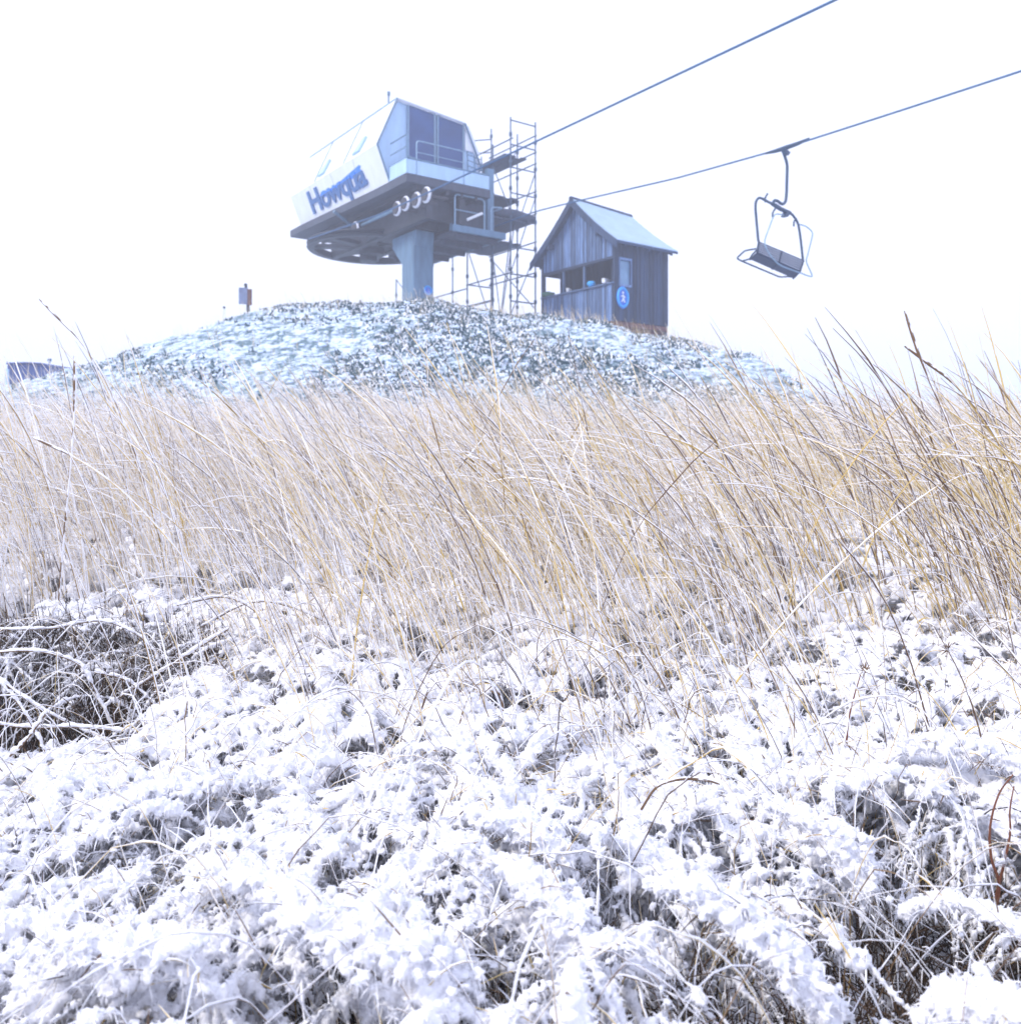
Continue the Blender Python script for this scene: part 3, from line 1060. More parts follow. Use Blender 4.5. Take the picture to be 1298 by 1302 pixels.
# column
mb = MB()
s = .40
sbox(mb, -s, s, -s, s, ZG, 7.45)
mb.build('column', M['steel'], station, .05)
mb = MB()
sbox(mb, -.62, .62, -.62, .62, ZG, ZG + .22)
mb.build('base_plate', M['steel'], station, .02)
mb = MB()   # head: bracket flaring towards the wheel
mb.prism([L(-.42, -.36, 6.55), L(-1.15, -.36, 7.25), L(-1.15, -.36, 7.6), L(.5, -.36, 7.6), L(.5, -.36, 7.4), L(.42, -.36, 7.1)], (.72, 0, 0))
mb.build('column_head', M['steel'], station, .03)

# shell
AL_, AR_ = (-1.26, ZA + .13), (1.33, ZA - .12)
sec_l = [(WD, ZD), (WC, ZC), (-AL_[0], AL_[1])]


def sheet(mb, pts, nrm, th, mi=0):
    return mb.prism(pts, Vector(nrm) * th, mi)


for sgn, top in ((-1, AL_), (1, AR_)):
    lo = [L(AB, sgn * WD, ZD), L(A0, sgn * WD, ZD), L(A0, sgn * WC, ZC), L(AB, sgn * WC, ZC)]
    mb = MB()
    sheet(mb, lo, (-sgn, 0, 0), .06)
    for k in range(1, 4):            # joints between the panels
        a = AB + (A0 - AB) * k / 4
        mb.tube([L(a, sgn * (WD + .005), ZD + .01), L(a, sgn * (WC + .005), ZC - .01)], .008, 5)
    side_panel = mb.build('side_panel', M['panel'], station)
    if sgn < 0:
        left_panel = side_panel
    up = [L(AB, sgn * WC, ZC + .012), L(A0, sgn * WC, ZC + .012), L(A0, top[0], top[1]), L(AB + .15, top[0], top[1])]
    mb = MB()
    sheet(mb, up, (-sgn * .6, 0, -.8), .06)
    mb.build('roof_panel', M['panel'], station)
    mb = MB()                        # edge trim at the open end
    mb.tube([L(A0 + .03, sgn * WD, ZD), L(A0 + .03, sgn * WC, ZC), L(A0 + .03, top[0], top[1])], .035, 6)
    mb.build('edge_trim', M['steel'], station)
    mb = MB()                        # ridge and seams
    mb.tube([L(A0, top[0], top[1] + .01), L(AB + .15, top[0], top[1] + .01)], .03, 6)
    mb.build('ridge_trim', M['rail'], station)
    for fr in (.32, .66):
        a = AB + (A0 - AB) * fr
        mb = MB()
        mb.tube([L(a, sgn * (WC + .03), ZC + .02), L(a + .05, top[0] + (-.03 if sgn < 0 else .03), top[1])], .015, 5)
        mb.build('roof_seam', M['rail'], station)
    for aa in (-.45, -3.3):          # added wedges in place of shadow streaks on the roof
        z0 = ZC + .35
        w0 = WC + (abs(top[0]) - WC) * .3
        mb = MB()
        mb.prism([L(aa, sgn * (WC - .08), ZC + .12), L(aa - .5, sgn * (WC - .08), ZC + .12), L(aa - .1, sgn * (w0 - .08), ZC + .62), L(aa + .12, sgn * (w0 - .08), ZC + .62)], (sgn * .09, 0, .05))
        mb.build('roof_shade_wedge', M['endwall'], station)
mb = MB()
mb.hexa([L(AB + .15, AL_[0], AL_[1] - .06), L(AB + .15, AR_[0], AR_[1] - .06), L(A0, AR_[0], AR_[1] - .06), L(A0, AL_[0], AL_[1] - .06),
         L(AB + .15, AL_[0], AL_[1]), L(AB + .15, AR_[0], AR_[1]), L(A0, AR_[0], AR_[1]), L(A0, AL_[0], AL_[1])])
mb.tube([L(A0 + .03, AL_[0], AL_[1]), L(A0 + .03, AR_[0], AR_[1])], .035, 6)
mb.build('roof', M['panel'], station)
hexsec = [(-WD, ZD), (WD, ZD), (WC, ZC), AR_, AL_, (-WC, ZC)]
mb = MB()
mb.prism([L(A0 - .10, b * .985, z - .01) for b, z in hexsec], (0, .06, 0))
mb.build('end_wall', M['endwall'], station)
mb = MB()
mb.prism([L(AB + .10, b * .985, z - .01) for b, z in hexsec], (0, -.06, 0))
mb.build('back_wall', M['panel'], station)

# windows in the end wall
for (x0, yt0, x1, yt1, yb0, yb1) in [(519.5, 133, 553, 144, 198, 208), (557, 146, 589.5, 157, 209, 219)]:
    tl, tr = st(x0, yt0, a=A0), st(x1, yt1, a=A0)
    bl, br = st(x0, yb0, a=A0), st(x1, yb1, a=A0)
    mb = MB()
    mb.prism([L(A0 - .035, q[1], q[2]) for q in (bl, br, tr, tl)], (0, .05, 0))
    w = mb.build('window', M['glass'], station)
    mb = MB()
    mb.tube([L(A0 - .02, q[1], q[2]) for q in (bl, br, tr, tl)], .035, 6, closed=True)
    mb.build('window_frame', M['rail'], w)
    tl = L(A0 - .02, tl[1], tl[2])
# pale cheek and the ladder hoops at the right of the end wall
mb = MB()
q = [st(x, y, a=A0) for x, y in ((592, 158), (597, 160), (611, 196), (592, 190))]
mb.prism([L(A0 - .03, k[1], k[2]) for k in q], (0, .03, 0))
mb.build('end_panel', M['panel'], station)
mb = MB()
for x0, y0, x1, y1 in ((594, 192, 595, 232), (603, 196, 604, 236), (612, 199, 614, 238)):
    p0, p1 = st(x0, y0, a=A0 + .3), st(x1, y1, a=A0 + .3)
    mb.tube([L(*p0), L(*p1)], .025, 6)
for k in range(6):
    p0, p1 = st(594, 196 + 7 * k, a=A0 + .3), st(612, 203 + 7 * k, a=A0 + .3)
    mb.tube([L(*p0), L(*p1)], .018, 6)
mb.build('ladder', M['steel'], station)

# floor slab, skirt of the front platform
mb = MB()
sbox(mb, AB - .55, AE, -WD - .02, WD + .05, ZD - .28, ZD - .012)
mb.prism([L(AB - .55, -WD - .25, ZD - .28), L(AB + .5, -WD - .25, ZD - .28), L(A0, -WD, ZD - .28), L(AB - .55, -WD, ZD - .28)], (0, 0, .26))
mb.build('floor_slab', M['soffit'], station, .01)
mb = MB()
for b in (-1.1, -.55, 0, .55, 1.1):
    sbox(mb, AB - .3, AE - .1, b - .05, b + .05, ZD - .42, ZD - .285)
mb.build('floor_joists', M['steel_dark'], station)
SK = .44
mb = MB()
sbox(mb, A0 + .05, AE, -WD - .03, -WD + .02, ZD - .01, ZD + SK)
sbox(mb, AE - .05, AE + .004, -WD + .025, WD, ZD - .008, ZD + SK)
mb.build('skirt', M['endwall'], station, .008)
mb = MB()
zr = ZD + SK
mb.tube(round_path([L(A0 + .1, -WD, zr + .75), L(AE, -WD, zr + .75), L(AE, -WD, zr)], .1), .022, 6)
mb.tube([L(A0 + .05, -WD, zr + .02), L(AE, -WD, zr + .02), L(AE, WD, zr + .02)], .03, 6)
mb.tube([L(A0 + .1, -WD, zr + .38), L(AE, -WD, zr + .38)], .018, 6)
mb.build('handrail', M['steel'], station)
for b0, b1 in ((-1.2, .55),):
    mb = MB()
    mb.tube(round_path([L(AE, b0, ZD), L(AE, b0, zr + .62), L(AE, b1, zr + .62), L(AE, b1, ZD)], .12), .024, 6)
    mb.tube([L(AE + .02, b0, zr + .25), L(AE + .02, b1, zr + .25)], .016, 6)
    mb.build('handrail', M['rail'], station)

# beams under the floor
mb = MB()
for b in (-.62, .62):
    sbox(mb, AB + .9, AE - .2, b - .11, b + .11, 7.62, ZD - .425)
for a in (-4.6, -2.6, -.4, 1.3):
    sbox(mb, a - .08, a + .08, -.505, .505, 7.75, ZD - .45)
mb.build('main_beam', M['steel_dark'], station, .01)
mb = MB()
sbox(mb, -1.9, .55, -.48, .48, 7.62, 8.35)
mb.tube([L(-3.7, 0, 7.3), L(-3.7, 0, 8.4)], .32, 20)
mb.build('gearbox', M['steel_dark'], station, .04)
mb = MB()    # machine room wall at the right
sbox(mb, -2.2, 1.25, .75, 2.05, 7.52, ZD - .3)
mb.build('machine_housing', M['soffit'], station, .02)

# big wheel
AW = -3.3
R = RC - .16
wheel_c = L(AW, 0, ZR + .36)
mb = MB()
n = 64
for i in range(n):
    a0_, a1_ = 2 * math.pi * i / n, 2 * math.pi * (i + 1) / n
    prof = [(R - .22, -.12), (R + .02, -.12), (R + .06, -.07), (R - .05, 0), (R + .06, .07), (R + .02, .12), (R - .22, .12)]
    v = []
    for an in (a0_, a1_):
        v += [(wheel_c[0] + q[0] * math.cos(an), wheel_c[1] + q[0] * math.sin(an), wheel_c[2] + q[1]) for q in prof]
    k = len(prof)
    mb.add(v, [(j, (j + 1) % k, k + (j + 1) % k, k + j) for j in range(k)])
wheel = mb.build('bullwheel', M['steel_dark'], station)
mb = MB()
for i in range(8):
    an = 2 * math.pi * (i + .35) / 8
    d = Vector((math.cos(an), math.sin(an), 0))
    e = Vector((-math.sin(an), math.cos(an), 0))
    c = Vector(wheel_c)
    z = Vector((0, 0, .07))
    w0, w1 = .22, .12
    p0, p1 = c + d * .3, c + d * (R - .2)
    mb.hexa([p0 - e * w0 - z, p0 + e * w0 - z, p1 + e * w1 - z, p1 - e * w1 - z, p0 - e * w0 + z, p0 + e * w0 + z, p1 + e * w1 + z, p1 - e * w1 + z])
mb.build('spokes', M['steel_dark'], wheel)
mb = MB()
mb.tube([(wheel_c[0], wheel_c[1], wheel_c[2] - .28), (wheel_c[0], wheel_c[1], wheel_c[2] + .3)], .42, 24)
mb.build('hub', M['steel_dark'], wheel)
for an in (math.radians(200), math.radians(335)):
    mb = MB()
    d = Vector((math.cos(an), math.sin(an), 0))
    c = Vector(wheel_c)
    mb.tube([c + d * .5 + Vector((0, 0, .35)), c + d * 2.0 + Vector((0, 0, .9))], .06, 8)
    mb.build('wheel_guard', M['steel'], station)

# rubber guide wheels with pale rims
for (x, y, r) in [(505, 265, .235), (515.5, 258.5, .235), (529.5, 254, .245), (542, 247.5, .245), (452, 290, .235)]:
    a, b, z = st(x, y, b=-1.42)
    c = Vector(L(a, b, z))
    mb = MB()
    ring = [c + Vector((0, math.cos(k / 20 * 2 * math.pi) * r * .82, math.sin(k / 20 * 2 * math.pi) * r * .82)) for k in range(20)]
    mb.tube(ring, r * .2, 8, closed=True)
    gw = mb.build('guide_wheel', M['rim'], station, smooth=True)
    mb = MB()
    mb.tube([c + Vector((-.08, 0, 0)), c + Vector((.10, 0, 0))], r * .78, 20)
    mb.tube([c + Vector((.02, 0, 0)), c + Vector((.75, 0, 0))], .045, 8)
    mb.build('tyre', M['tyre'], gw)
mb = MB()
p0, p1 = st(548, 243, b=-1.25), st(446, 296, b=-1.25)
mb.tube([L(p0[0], -1.25, p0[2] - .05), L(p1[0], -1.25, p1[2] + .1)], .05, 8)
mb.build('wheel_rail', M['steel'], station)

# lower maintenance deck on the right
BR = 2.2
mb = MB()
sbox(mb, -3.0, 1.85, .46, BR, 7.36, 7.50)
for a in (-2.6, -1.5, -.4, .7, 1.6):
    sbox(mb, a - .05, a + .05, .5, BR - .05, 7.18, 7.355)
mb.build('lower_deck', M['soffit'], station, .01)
mb = MB()
sbox(mb, 1.86, 1.94, .2, BR + .1, 7.34, 7.56)
sbox(mb, -3.0, 1.84, BR + .01, BR + .09, 7.34, 7.56)
mb.build('deck_edge', M['steel'], station, .01)
mb = MB()
z1 = 8.55
mb.tube(round_path([L(1.9, .3, 7.56), L(1.9, .3, z1), L(1.9, 1.45, z1), L(1.9, 1.45, 7.56)], .14), .028, 8)
mb.tube([L(1.9, .3, 8.05), L(1.9, 1.45, 8.05)], .02, 6)
mb.build('handrail', M['rail'], station)
mb = MB()
mb.tube(round_path([L(1.9, 1.72, 7.56), L(1.9, 1.72, 8.35), L(1.9, 2.2, 8.4), L(.4, 2.2, 8.4), L(.4, 2.2, 7.56)], .12), .026, 8)
mb.build('handrail', M['rail'], station)
for (b, w, a) in ((.62, .11, 1.3), (1.95, .13, 1.45)):
    mb = MB()
    sbox(mb, a - .1, a + .1, b - w, b + w, 7.51, ZD + (.0 if b < 1 else .9))
    mb.build('post', M['steel'], station, .015)
mb = MB()
for k in range(5):
    p = L(1.2 - .3 * k, 1.65 + .0 * k, 8.0)
sbox(mb, -.9, .9, 1.56, 1.64, 7.55, 8.7)
mb.build('electrical_cabinet', M['steel_dark'], station, .02)
mb = MB()
p0, p1 = st(594, 279, a=1.95), st(613, 271, a=1.95)
mb.tube([L(*p0), L(*p1)], .045, 8)
mb.build('strip_lamp', M['white'], station)
# mast on the roof
mb = MB()
p = st(494, 133, a=-.35)
mb.tube([L(-.35, p[1], ZA - .1), L(-.35, p[1], p[2] + .15), L(-.3, p[1] - .02, p[2] + .38)], .03, 8)
mb.tube([L(-.3, p[1] - .02, p[2] + .30), L(-.3, p[1] - .02, p[2] + .42)], .055, 8)
mb.build('mast', M['steel'], station)

# lettering on the left panel
e_a = Vector(L(1, 0, 0)) - Vector(L(0, 0, 0))
pd, pc_ = Vector(L(0, -WD, ZD)), Vector(L(0, -WC, ZC))
e_up = (pc_ - pd).normalized()
e_n = e_a.cross(e_up).normalized()
if e_n.x > 0:
    e_n = -e_n


def on_panel(x, y):
    """a, height up the sloping panel"""
    lo, hi = -WC, -WD
    for _ in range(40):
        b = (lo + hi) / 2
        a, _b, z = st(x, y, b=b)
        bz = -WD - (z - ZD) / (ZC - ZD) * (WC - WD)
        if bz < b:
            hi = b
        else:
            lo = b
    return a, (Vector(L(a, b, z)) - Vector(L(a, -WD, ZD))).dot(e_up)


fc = bpy.data.curves.new('lettering', 'FONT')
fc.body = 'Howqua'
fc.size = 1
fc.offset = .028
fc.extrude = .015
fc.space_character = .93
fo = bpy.data.objects.new('lettering', fc)
C.objects.link(fo)
bpy.context.view_layer.update()
tm = bpy.data.meshes.new_from_object(fo.evaluated_get(bpy.context.evaluated_depsgraph_get()))
bpy.data.objects.remove(fo)
co = np.empty(len(tm.vertices) * 3)
tm.vertices.foreach_get('co', co)
co = co.reshape(-1, 3)
cap = .70
a_l, h_l = on_panel(401, 273)
a_r, h_r = on_panel(467, 239)
a_t, h_t = on_panel(393, 250)
xs = (a_r - a_l + .25) / (co[:, 0].max() - co[:, 0].min())
ys = .78 / cap
pts = []
for q in co:
    w = Vector(L(a_l - .05, -WD, ZD)) + e_a * ((q[0] - co[:, 0].min()) * xs) + e_up * (.26 + q[1] * ys) + e_n * (.028 + q[2])
    pts.append(w)
tm.vertices.foreach_set('co', np.array([tuple(q) for q in pts], np.float32).ravel())
tm.materials.clear()
tm.materials.append(M['letter'])
tm.materials.append(M['swoosh'])
import bmesh
bl = bmesh.new()
bl.from_mesh(tm)
o_h = Vector(L(a_l - .05, -WD, ZD))
x_H = (a_r - a_l + .25) * .21
mid_ = o_h + e_up * (.26 + .56 * .70)
pn = (e_up - e_a * .02).normalized()
bmesh.ops.bisect_plane(bl, geom=bl.verts[:] + bl.edges[:] + bl.faces[:], plane_co=mid_, plane_no=pn)
for f_ in bl.faces:
    c_ = f_.calc_center_median()
    f_.material_index = int((c_ - mid_).dot(pn) > 0 and (c_ - o_h).dot(e_a) > x_H)
bl.to_mesh(tm)
bl.free()
lt = bpy.data.objects.new('lettering', tm)
C.objects.link(lt)
lt.parent = left_panel
lt['label'] = 'slate blue lettering reading Howqua'
mb = MB()     # bright blue emblem behind the letters
prof = [(.19, .52), (.24, .62), (.45, .66), (.62, .70), (.78, .78), (.95, .86), (.97, .80), (.93, .66), (.80, .55), (.60, .50), (.42, .50), (.30, .47)]
poly = [Vector(L(a_l - .05 + (a_r - a_l + .25) * u, -WD, ZD)) + e_up * (.18 + .9 * w - .02) + e_n * .004 for u, w in prof]
mb.prism(poly, e_n * .006)
em = mb.build('emblem', M['swoosh'], left_panel)


# ------------------------------------------------------------------ round signs, shared builder
def round_sign(name, label, loc, nrm, rx, rz, group, figure=True):
    t = thing(name, label, 'sign', loc, math.atan2(nrm[1], nrm[0]) - math.pi / 2, group)   # local +y points out of the wall

    def disc(sx, sz, y0, y1, cz=0):
        return [(sx * math.cos(k / 28 * 2 * math.pi), y0, cz + sz * math.sin(k / 28 * 2 * math.pi)) for k in range(28)], (0, y1 - y0, 0)
    mb = MB()
    mb.prism(*disc(rx, rz, 0, .02))
    mb.build('board', M['sign_blue'], t, .004)
    mb = MB()
    mb.tube([(rx * .82 * math.cos(k / 28 * 2 * math.pi), .022, rz * .82 * math.sin(k / 28 * 2 * math.pi)) for k in range(28)], .03 * (rx / .2), 6, closed=True)
    mb.build('ring', M['sign_cyan'], t)
    if figure:
        mb = MB()     # white walking figure
        mb.prism(*disc(rx * .16, rx * .16, .021, .028, rz * .42))
        for pth in ([(0, rz * .22), (-rx * .05, -rz * .08), (rx * .22, -rz * .42)], [(-rx * .05, -rz * .08), (-rx * .25, -rz * .42)],
                    [(0, rz * .2), (-rx * .32, 0)], [(0, rz * .2), (rx * .32, rz * .05)]):
            mb.tube([(px, .026, pz) for px, pz in pth], rx * .09, 6)
        mb.build('pictogram', M['white'], t)
    return t


# disc on the column face
a, b, z = st(544, 369, a=.42)
w = np.array([SX + UX * .415 + VX * b, SY + UY * .415 + VY * b, z])
round_sign('round_sign', 'small round blue sign low on the steel column of the lift station', w, (UX, UY), .17, .17, 'blue signs', False)

# ------------------------------------------------------------------ haul ropes and chair
def world(a, b, z):
    return np.array([SX + UX * a + VX * b, SY + UY * a + VY * b, z])


RZ_UP = ([AW, 2, 5, 60], [7.72, 7.40, 7.37, 7.33])
RZ_LOW = ([AW, 1, 3.4, 5.2, 9.6, 13.1, 16.1, 18.5, 60], [7.78, 8.02, 8.01, 7.88, 7.51, 7.34, 7.30, 7.28, 7.9])
for b, rz_, lab in ((-RC, RZ_UP, 'upper thick lift rope running from the station over the grass, clear of the hut'), (RC, RZ_LOW, 'lower lift rope passing above the hut roof and carrying the chair')):
    mb = MB()
    pts = [world(a, b, float(np.interp(a, *rz_))) for a in np.linspace(AW, 45, 120)]
    mb.tube(pts, .024, 8)
    tag(mb.build('lift_rope', M['cable'], smooth=True), lab, 'cable', 'haul ropes of the chairlift')

ac = 13.15


def rope_z(a):
    return float(np.interp(a, *RZ_LOW))


gw = world(ac, RC, rope_z(ac))
chair = thing('lift_chair', 'empty dark blue chairlift chair hanging from the lower rope', 'chairlift chair', gw, TH)


def ch(x, y, a=0.):
    """chair point: photo pixel on the plane a metres ahead of the grip -> chair's own coordinates"""
    q = st(x, y, a=ac + a)
    return (q[1] - RC, -a, q[2] - gw[2])


zx = lambda X: 910 + X / 6.507
zy = lambda Y: 170 + Y / 6.507


def zp(X, Y, a=0.):
    return ch(zx(X), zy(Y), a)


mb = MB()
mb.tube([(0, -.62, .025), (0, -.3, .0), (0, 0, -.005), (0, .3, 0), (0, .62, .025)], [.028, .05, .06, .05, .028], 8)
mb.prism([zp(535, 120), zp(590, 160), zp(575, 185), zp(555, 180)], (.0, -.1, 0))
mb.build('grip', M['chair'], chair, smooth=False)
mb = MB()
mb.tube(smooth_path([zp(548, 125), zp(572, 190), zp(590, 260), zp(588, 380), zp(584, 500), zp(575, 560), zp(548, 580), zp(510, 555), zp(485, 552), zp(472, 575)], 40), .036, 10)
mb.build('hanger', M['chair'], chair, smooth=True)
mb = MB()
mb.tube(smooth_path([zp(352, 890), zp(338, 740), zp(328, 600), zp(340, 545), zp(370, 530), zp(430, 560), zp(520, 605), zp(610, 650), zp(650, 690), zp(680, 745), zp(700, 860), zp(720, 1040)], 50), .03, 10)
mb.build('frame', M['chair'], chair, smooth=True)
mb = MB()
mb.tube([zp(465, 575), zp(535, 620), zp(612, 655)], .05, 10)
mb.prism([zp(590, 640, .06), zp(615, 650, .06), zp(600, 685, .06), zp(570, 680, .06)], (0, .12, 0))
mb.build('crossbar', M['chair'], chair)
bt = [zp(352, 885, 0), zp(722, 1040, 0)]
bb = [zp(338, 985, -.12), zp(690, 1140, -.12)]
fr = [zp(285, 1032, -.50), zp(640, 1190, -.50)]
for nm, (p, q), (r, s_) in (('backrest', bt, bb), ('seat', bb, fr)):
    mb = MB()
    P0, P1, Q0, Q1 = map(Vector, (p, q, r, s_))
    nrm = (P1 - P0).cross(Q0 - P0).normalized() * .02
    k = 6
    for i in range(k):
        u0, u1 = i / k + .015, (i + 1) / k - .012
        a_, b_, c_, d_ = P0.lerp(Q0, u0), P1.lerp(Q1, u0), P1.lerp(Q1, u1), P0.lerp(Q0, u1)
        mb.hexa([a_ - nrm, b_ - nrm, c_ - nrm, d_ - nrm, a_ + nrm, b_ + nrm, c_ + nrm, d_ + nrm])
    for e0, e1 in ((P0, Q0), (P0.lerp(P1, .5), Q0.lerp(Q1, .5)), (P1, Q1)):
        mb.tube([e0 - nrm * 1.2, e1 - nrm * 1.2], .022, 6)
    mb.build(nm, M['seat'], chair)
mb = MB()
mb.tube(round_path([zp(335, 950), zp(240, 965, -.3), zp(172, 1030, -.62), zp(215, 1052, -.66), zp(530, 1185, -.66), zp(600, 1180, -.6), zp(650, 1185, -.48)], .08), .021, 8)
mb.tube(round_path([zp(340, 960), zp(300, 1000, -.25), zp(280, 1035, -.5), zp(215, 1052, -.66)], .06), .021, 8)
mb.build('armrest', M['chair'], chair, smooth=True)
mb = MB()
mb.tube(smooth_path([zp(560, 670, .1), zp(510, 663, .14), zp(480, 680, .18), zp(440, 780, .25), zp(405, 890, .3), zp(430, 970, .32), zp(510, 1070, .32), zp(600, 1115, .3), zp(700, 1150, .28), zp(785, 1180, .26),
                     zp(793, 1160, .24), zp(750, 1060, .2), zp(760, 1000, .2), zp(795, 860, .2), zp(795, 810, .18), zp(745, 765, .1), zp(680, 745, 0)], 70), .016, 8)
mb.build('restraint_bar', M['rail'], chair, smooth=True)
for (X, Y) in ((470, 690), (645, 765), (408, 565)):
    mb = MB()
    p = Vector(zp(X, Y, .1))
    mb.tube([p, p + Vector((0, 0, .1)), p + Vector((.03, -.05, .2))], .022, 6)
    mb.build('bracket', M['chair'], chair)

# ------------------------------------------------------------------ scaffold beside the station
scaf = thing('scaffold', 'steel tube scaffold tower with board decks between the lift station and the hut', 'scaffold',
             (*world(0, 3.2, 0)[:2], ZG), TH)
BB, BC = 3.16, 4.25


def SL(a, b, z):
    return (b - 3.2, -a, z - ZG)


def std(a, b, ztop, step=.95):
    x, y = world(a, b, 0)[:2]
    z0 = float(ground(x, y)) - .1
    mb = MB()
    mb.tube([SL(a, b, z0), SL(a, b, ztop)], .028, 8)
    z = z0 + .5
    while z < ztop:
        mb.tube([SL(a, b, z), SL(a, b, z + .12)], .058, 8)
        z += step
    mb.build('standard', M['scaf'], scaf)


def pole(p, q, name='ledger', r=.026):
    mb = MB()
    mb.tube([SL(*p), SL(*q)], r, 8)
    mb.build(name, M['scaf'], scaf)


for (a, b, zt) in [(1, BB, 11.95), (1, BC, 12.0), (-.1, BC, 11.9), (-1.8, BC, 12.6), (-1.8, BB, 8.6), (-.1, BB, 11.3), (-4.6, BC, 8.2), (-4.6, BB, 8.2), (-7.4, BB, 7.6), (-7.4, BC, 7.6)]:
    std(a, b, zt)
for z in (11.85, 11.0, 10.2, 9.3, 8.5, 7.4, 6.45, 5.5):
    pole((1, BB, z), (1, BC, z))
for z in (11.5, 10.9, 10.5, 9.5, 8.7, 7.7, 6.6):
    pole((1.1, BC - .03, z), (-1.9, BC - .03, z))
for z in (11.2, 8.6, 6.5):
    pole((1.1, BB + .03, z), (-1.9, BB + .03, z))
for z in (10.3, 8.1, 6.5, 5.6):
    pole((-1.8, BB, z), (-1.8, BC, z))
pole((-1.8, BB - .03, 6.35), (-7.5, BB - .03, 6.35))
pole((-1.8, BC - .03, 6.0), (-7.5, BC - .03, 6.0), r=.045)
pole((-1.8, BC, 5.6), (-7.5, BC, 5.3))
for z in (12.2, 11.7):
    pole((-1.8, BC, z), (-3.2, 2.6, z - .1))
for p, q in [((1, BB + .05, 6.6), (1, BC, 9.3)), ((1, BC + .05, 7.4), (1, BB, 5.0)), ((-.1, BC, 8.5), (1, BC, 10.2)), ((1, BB - .04, 8.7), (-.1, BB - .04, 10.6)),
             ((1.0, BB, 10.3), (-.1, BC, 11.4)), ((-4.6, BB, 5.4), (-7.4, BB, 7.6)), ((-1.8, BB - .05, 8.0), (.6, BB - .5, 4.6)), ((-1.8, BC, 8.2), (-.2, BC - .6, 4.6)),
             ((1, BB + .06, 8.3), (-.6, BB + .6, 4.6)), ((.6, BB + .5, 8.6), (-.1, BB + .3, 4.6)), ((1, BC, 5.3), (-1.8, BC, 7.6))]:
    pole(p, q, 'brace', .02)
for (a0, a1, b0, b1, z) in [(-1.1, .92, 2.93, 3.9, 10.62), (-.9, .8, 2.5, 3.75, 9.15), (-1.6, 1.05, 2.35, 4.1, 8.35), (-1.8, .3, 2.3, 4.2, 7.75)]:
    mb = MB()
    k = max(3, int((b1 - b0) / .24))
    for i in range(k):
        q0, q1 = b0 + (b1 - b0) * i / k, b0 + (b1 - b0) * (i + 1) / k - .012
        e = random.uniform(-.12, .08)
        mb.hexa([SL(a0 + e, q0, z - .025), SL(a0 + e, q1, z - .025), SL(a1 + e, q1, z - .025), SL(a1 + e, q0, z - .025),
                 SL(a0 + e, q0, z + .025), SL(a0 + e, q1, z + .025), SL(a1 + e, q1, z + .025), SL(a1 + e, q0, z + .025)])
    mb.build('deck', M['deck'], scaf)
mb = MB()      # rolled sheeting lying on the lowest deck
mb.tube([SL(.9, 2.5, 8.55), SL(.9, 3.4, 8.58), SL(.88, 4.25, 8.52)], [.14, .19, .15], 10)
mb.build('sheet_roll', M['deck'], scaf, smooth=True)

# ------------------------------------------------------------------ timber hut
HX, HYY, HTH = 3.336, 28.5, .926
EX, EY, GXX, GYY = -math.cos(HTH), math.sin(HTH), math.sin(HTH), math.cos(HTH)
HW, HD, HZB, ZOT, ZOB, ZRF, ZE, OF, OB, OS, ZRB = 3.656, 2.315, 4.356, 6.40, 5.546, 8.545, 6.758, .276, .179, .354, 8.40
HG = HZB - .3
hut = thing('timber_hut', 'weathered grey board hut with steep snow covered gable roof and open front', 'hut', (HX, HYY, HG), 0)


def H(a, b, z):
    """a along the open front from the right corner, b into the hut"""
    return (EX * a + GXX * b, EY * a + GYY * b, z - HG)


def hbox(mb, a0, a1, b0, b1, z0, z1, mi=0):
    return mb.hexa([H(a0, b0, z0), H(a1, b0, z0), H(a1, b1, z0), H(a0, b1, z0), H(a0, b0, z1), H(a1, b0, z1), H(a1, b1, z1), H(a0, b1, z1)], mi)


def roof_z(a, b=0.):
    """underside of the roof over front coordinate a: steep, kicking out towards the eaves"""
    d = abs(a - HW / 2) / (HW / 2 + OS)
    zr = ZRF + (ZRB - ZRF) * b / HD
    return zr + (ZE - zr) * (d + .045 * math.sin(math.pi * d))


# front and back gables, board by board
def boards_a(mb, a0, a1, b, zlo, zhi, w=.155, th=.03, out=-1):
    k = max(1, round((a1 - a0) / w))
    for i in range(k):
        p0, p1 = a0 + (a1 - a0) * i / k, a0 + (a1 - a0) * (i + 1) / k
        q = b + out * random.uniform(0, .012)
        t0 = zhi(p0) if callable(zhi) else zhi
        t1 = zhi(p1) if callable(zhi) else zhi
        g = .006
        mb.hexa([H(p0 + g, q + out * th, zlo), H(p1 - g, q + out * th, zlo), H(p1 - g, q - out * th * .2, zlo), H(p0 + g, q - out * th * .2, zlo),
                 H(p0 + g, q + out * th, t0), H(p1 - g, q + out * th, t1), H(p1 - g, q - out * th * .2, t1), H(p0 + g, q - out * th * .2, t0)])
        mb.hexa([H(p0 - .025, q + out * (th + .022), zlo + .01), H(p0 + .025, q + out * (th + .022), zlo + .01), H(p0 + .025, q + out * th, zlo + .01), H(p0 - .025, q + out * th, zlo + .01),
                 H(p0 - .025, q + out * (th + .022), t0 - .03), H(p0 + .025, q + out * (th + .022), t0 - .03), H(p0 + .025, q + out * th, t0 - .03), H(p0 - .025, q + out * th, t0 - .03)])


